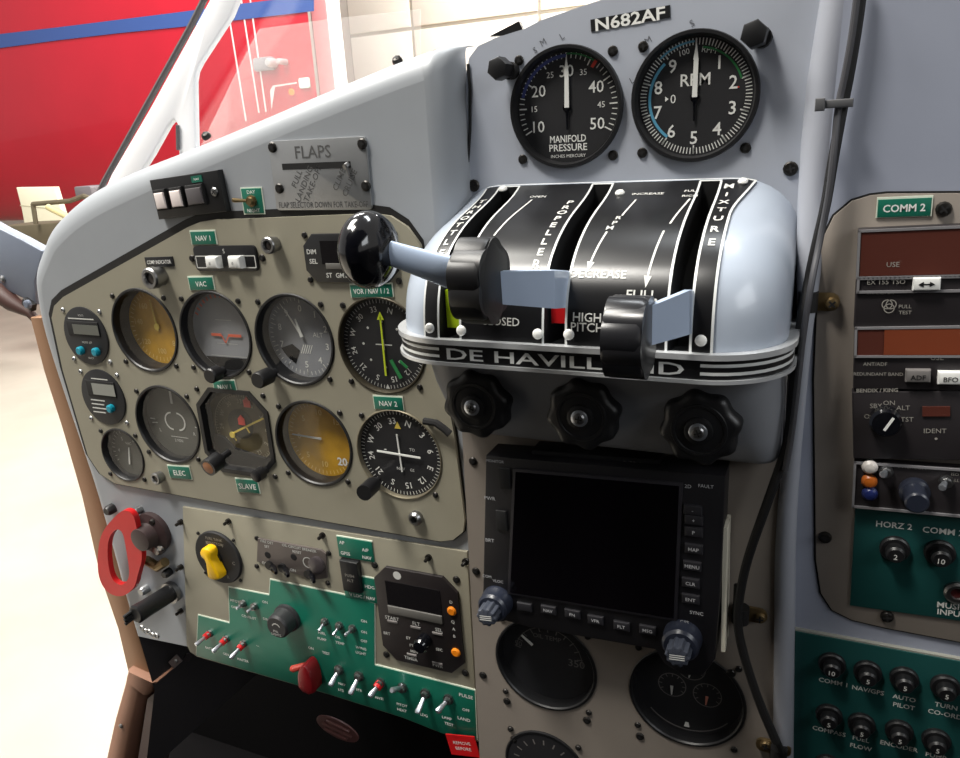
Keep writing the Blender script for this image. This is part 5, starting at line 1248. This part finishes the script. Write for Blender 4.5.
# red aeroplane beyond
YA = 6.5
ra = thing('red_aeroplane', 'large red aeroplane fuselage with blue stripe parked beyond the windshield', 'aeroplane', (at(130, 120, YA).x, YA, GZ))
zt, zb = at(100, -160, YA).z, at(60, 226, YA).z; xl, xr = at(-420, 100, YA).x, at(313, 60, YA).x
prof_ = []; R_ = (zt - zb) / 2; zc = (zt + zb) / 2
N = 28; rows = []
xsN = [xl + (xr - xl) * k / 20 for k in range(21)]
def fus(x, a): # a: 0 bottom .. pi top on near side
    return Vector((x - .75 * .9 * (1 - sin(a) ** .6), YA + .9 - .9 * sin(a) ** .6, zc - R_ * cos(a)))
rows = [[fus(x, pi * k / N) for k in range(N + 1)] for x in xsN]
mb = loft(rows); mb.add([fus(xr, pi*k/N) for k in range(N+1)] + [Vector((xr - 1.6, YA + 1.8, zt)), Vector((xr - 1.6, YA + 1.8, zb))], [tuple(range(N + 3))])
mb.add([Vector((xl, YA+.9, zt)), Vector((xr - .68, YA+.9, zt)), Vector((xr - 1.6, YA+1.8, zt)), Vector((xl, YA+1.8, zt))], [(0,1,2,3)]); mb.add([Vector((xl, YA+.9, zb)), Vector((xr - .68, YA+.9, zb)), Vector((xr - 1.6, YA+1.8, zb)), Vector((xl, YA+1.8, zb))], [(0,1,2,3)])
mb.build('fuselage', mat('aeroplane red paint', (186, 22, 44), .3, noise=.12, nscale=1.5, coat=.3), ra, sharp=60)
def onfus(u, v):   # point on the near fuselage surface seen at the pixel
    d = ray(u, v); lo = 3.0
    y = YA
    for _ in range(40):
        p = at(u, v, y); ca = max(-1, min(1, (zc - p.z) / R_)); sn = sqrt(max(0, 1 - ca*ca)); y = .5*y + .5*(YA + .9 - .9 * sn ** .6)
    return at(u, v, y - .012)
def fstrip(nm, m, top, bot):
    mb = MB(); n = len(top); vs = []
    for a, c in zip(top, bot):
        p, q = onfus(*a), onfus(*c); vs += [p.lerp(q, k/4) for k in range(5)]
    mb.add(vs, [(5*i+k, 5*i+k+1, 5*i+6+k, 5*i+5+k) for i in range(n-1) for k in range(4)]); return mb.build(nm, m, ra, sharp=80)
fstrip('blue_stripe', mat('stripe blue paint', (58, 84, 146), .35), [(-40,40.5),(0,34),(60,27),(120,19.5),(180,12),(230,5),(280,-1),(314,-5)], [(-40,55),(0,48),(60,40),(120,33),(180,27),(230,21),(280,15),(314,11)])
for k, (a, c) in enumerate([((229,16),(246,121)), ((241,-2),(259,113)), ((250,-2),(266,112))]):
    fstrip('white_pinstripe', mat('pinstripe white', (244, 214, 214), .5), [(a[0]-.8,a[1]),((a[0]+c[0])/2-.8,(a[1]+c[1])/2),(c[0]-.8,c[1])], [(a[0]+.8,a[1]),((a[0]+c[0])/2+.8,(a[1]+c[1])/2),(c[0]+.8,c[1])])
b = MB(); p, q = onfus(256, 65), onfus(288, 62); b.prism(rrect(.26, .13, .03), Fr(p.lerp(q, .3)), 0, .05, .015); b.build('door_latch_plate', mat('latch grey', (150, 148, 154), .4, .3), ra)
b = MB(); b.lathe([(.045, 0), (.045, .10), (.03, .13)], Fr(onfus(275, 63)), 16); b.lathe([(.03, 0), (.03, .12), (.02, .14)], Fr(onfus(286, 62)), 16); b.build('latch_knobs', mat('latch silver', (206, 204, 206), .35, .4), ra)
b = MB(); a = onfus(305, 83); b.prism(rrect(.13, .10, .02), Fr(a), 0, .02, .004); b.build('pale_sticker', mat('mint sticker', (206, 238, 226), .5), ra)
fstrip('white_pinstripe', mat('pinstripe white', (244, 214, 214), .5), [(270,90),(273,85.5),(297,82)], [(271.5,110),(275,87),(297,83.5)])
b = MB(); b.lathe([(.035, 0), (.035, .015), (.02, .02)], Fr(onfus(292, 92)), 16); b.build('orange_light', ORANGE, ra)
# things on the hangar floor
YX = 5.2
f = PF(YX); t = thing('cream_cabinet', 'cream box standing on the hangar floor in front of the red aeroplane', 'box', at(38, 205, YX))
a, c = at(17, 188, YX), at(55, 232, YX); MB().prism(pxpoly([(16,187.5),(54,187),(62,213),(66,228),(25,228),(21,207)], YX, f), f, -.06, 0, .01).build('body', mat('cream cabinet paint', (244, 240, 214), .5), t)
MB().prism(pxpoly([(20,205),(58,209),(58.4,210),(20.3,206)], YX-.002, f), f, 0, .004).build('lid_seam', mat('cabinet seam', (190, 184, 160), .6), t)
t = thing('tow_cart', 'dull grey-brown cart with frame and pale roll beside the cream box', 'cart', at(64, 225, 4.6))
f = PF(4.6); m = mat('cart brown grey', (92, 84, 66), .7, noise=.2, nscale=6)
MB().prism(pxpoly([(0,226),(24,225),(60,222),(100,205),(120,215),(110,262),(30,246),(0,234)], 4.6, f), f, -.4, 0, .02).build('body', m, t)
b = MB()
for a, c in [((33,204),(70,201)),((33,204),(36,224)),((70,201),(84,196)),((84,196),(100,202))]: b.tube([at(*a, 4.55), at(*c, 4.55)], .022, 8)
b.build('frame_tube', m, t)
MB().tube([at(48,207,4.5), at(68,217,4.5)], .03, 12).build('pale_roll', mat('pale roll', (200, 188, 140), .6), t)
b = MB(); b.prism(rrect(.22, .12, .02), Fr(at(83, 193, 4.7)), -.2, 0, .01); b.build('grey_box', mat('cart box grey', (110, 104, 108), .6), t)

# ------------------------------------------------------------------ cabin shell behind the camera
shell_m = mat('cabin lining grey', (52, 50, 50), .8, noise=.1, nscale=10)
b = MB(); b.box(Fr((.35, -1.9, -.2)), -.9, .9, -.7, 1.1, -.03, 0); struct('wall_rear', b, shell_m)
b = MB(); b.box(Fr((1.12, -.8, -.2), (0,1,0), (0,0,1)), -1.1, 1.0, -.7, .36, 0, .03); struct('wall_right', b, shell_m)  # unseen wall; sill height shaped to shade the low right panels
b = MB(); b.box(Fr((-.45, -1.3, -.2), (0,1,0), (0,0,1)), -.6, .45, -.7, 1.0, -.03, 0); struct('wall_left', b, shell_m)
RF = .62
b = MB(); b.prism([(-.45, -1.9), (1.12, -1.9), (1.12, -.20), (.62, -.28), (.46, -.36), (.2, -.42), (-.13, -.46), (-.45, -.62)], Fr((0, 0, RF), (1,0,0), (0,1,0)), 0, .03); struct('shading_ceiling', b, shell_m)  # unseen roof; slanted front edge shaped to shade the lower right

# ------------------------------------------------------------------ light
w = bpy.data.worlds.new('hangar air'); S.world = w; w.use_nodes = True
bg = w.node_tree.nodes['Background']; bg.inputs['Color'].default_value = (1.0, .97, .93, 1); bg.inputs['Strength'].default_value = .45
def lamp(name, loc, size, energy, color, target):
    l = bpy.data.lights.new(name, 'AREA'); l.shape = 'RECTANGLE'; l.size = size[0]; l.size_y = size[1]; l.energy = energy; l.color = color
    o = bpy.data.objects.new(name, l); COL.objects.link(o); o.location = loc; o.rotation_euler = (Vector(target) - Vector(loc)).to_track_quat('-Z', 'Y').to_euler(); return o
lamp('hangar_or_fill_lamp', (-1.0, -1.6, 4.2), (.9, .9), 245, (1, .965, .9), (.3, 0, 0))
lamp('hangar_or_fill_lamp', (4.2, -2.0, 2.4), (2.6, 2.0), 85, (.93, .97, 1), (.5, 0, -.1))  # added soft fill from the right, lifts the dark centre; no known source
lamp('hangar_or_fill_lamp', (.9, 2.2, 5.0), (2.5, .8), 110, (.92, .97, 1), (.4, 0, .1))
lamp('hangar_or_fill_lamp', (-4, 4.6, 5.5), (3, 1.5), 420, (1, .98, .95), (-4, 6.5, 0))
lamp('hangar_or_fill_lamp', (-3.5, 0, 5.5), (3, 3), 850, (1, .97, .9), (-3.0, 1.5, -2))
lamp('hangar_or_fill_lamp', (1.5, 9.5, 6), (6, 1), 2500, (1, .985, .97), (1.5, 11.5, 1))
S.view_settings.view_transform = 'Standard'; S.view_settings.look = 'None'; S.view_settings.gamma = 1; S.view_settings.exposure = 0; S.view_settings.use_curve_mapping = False
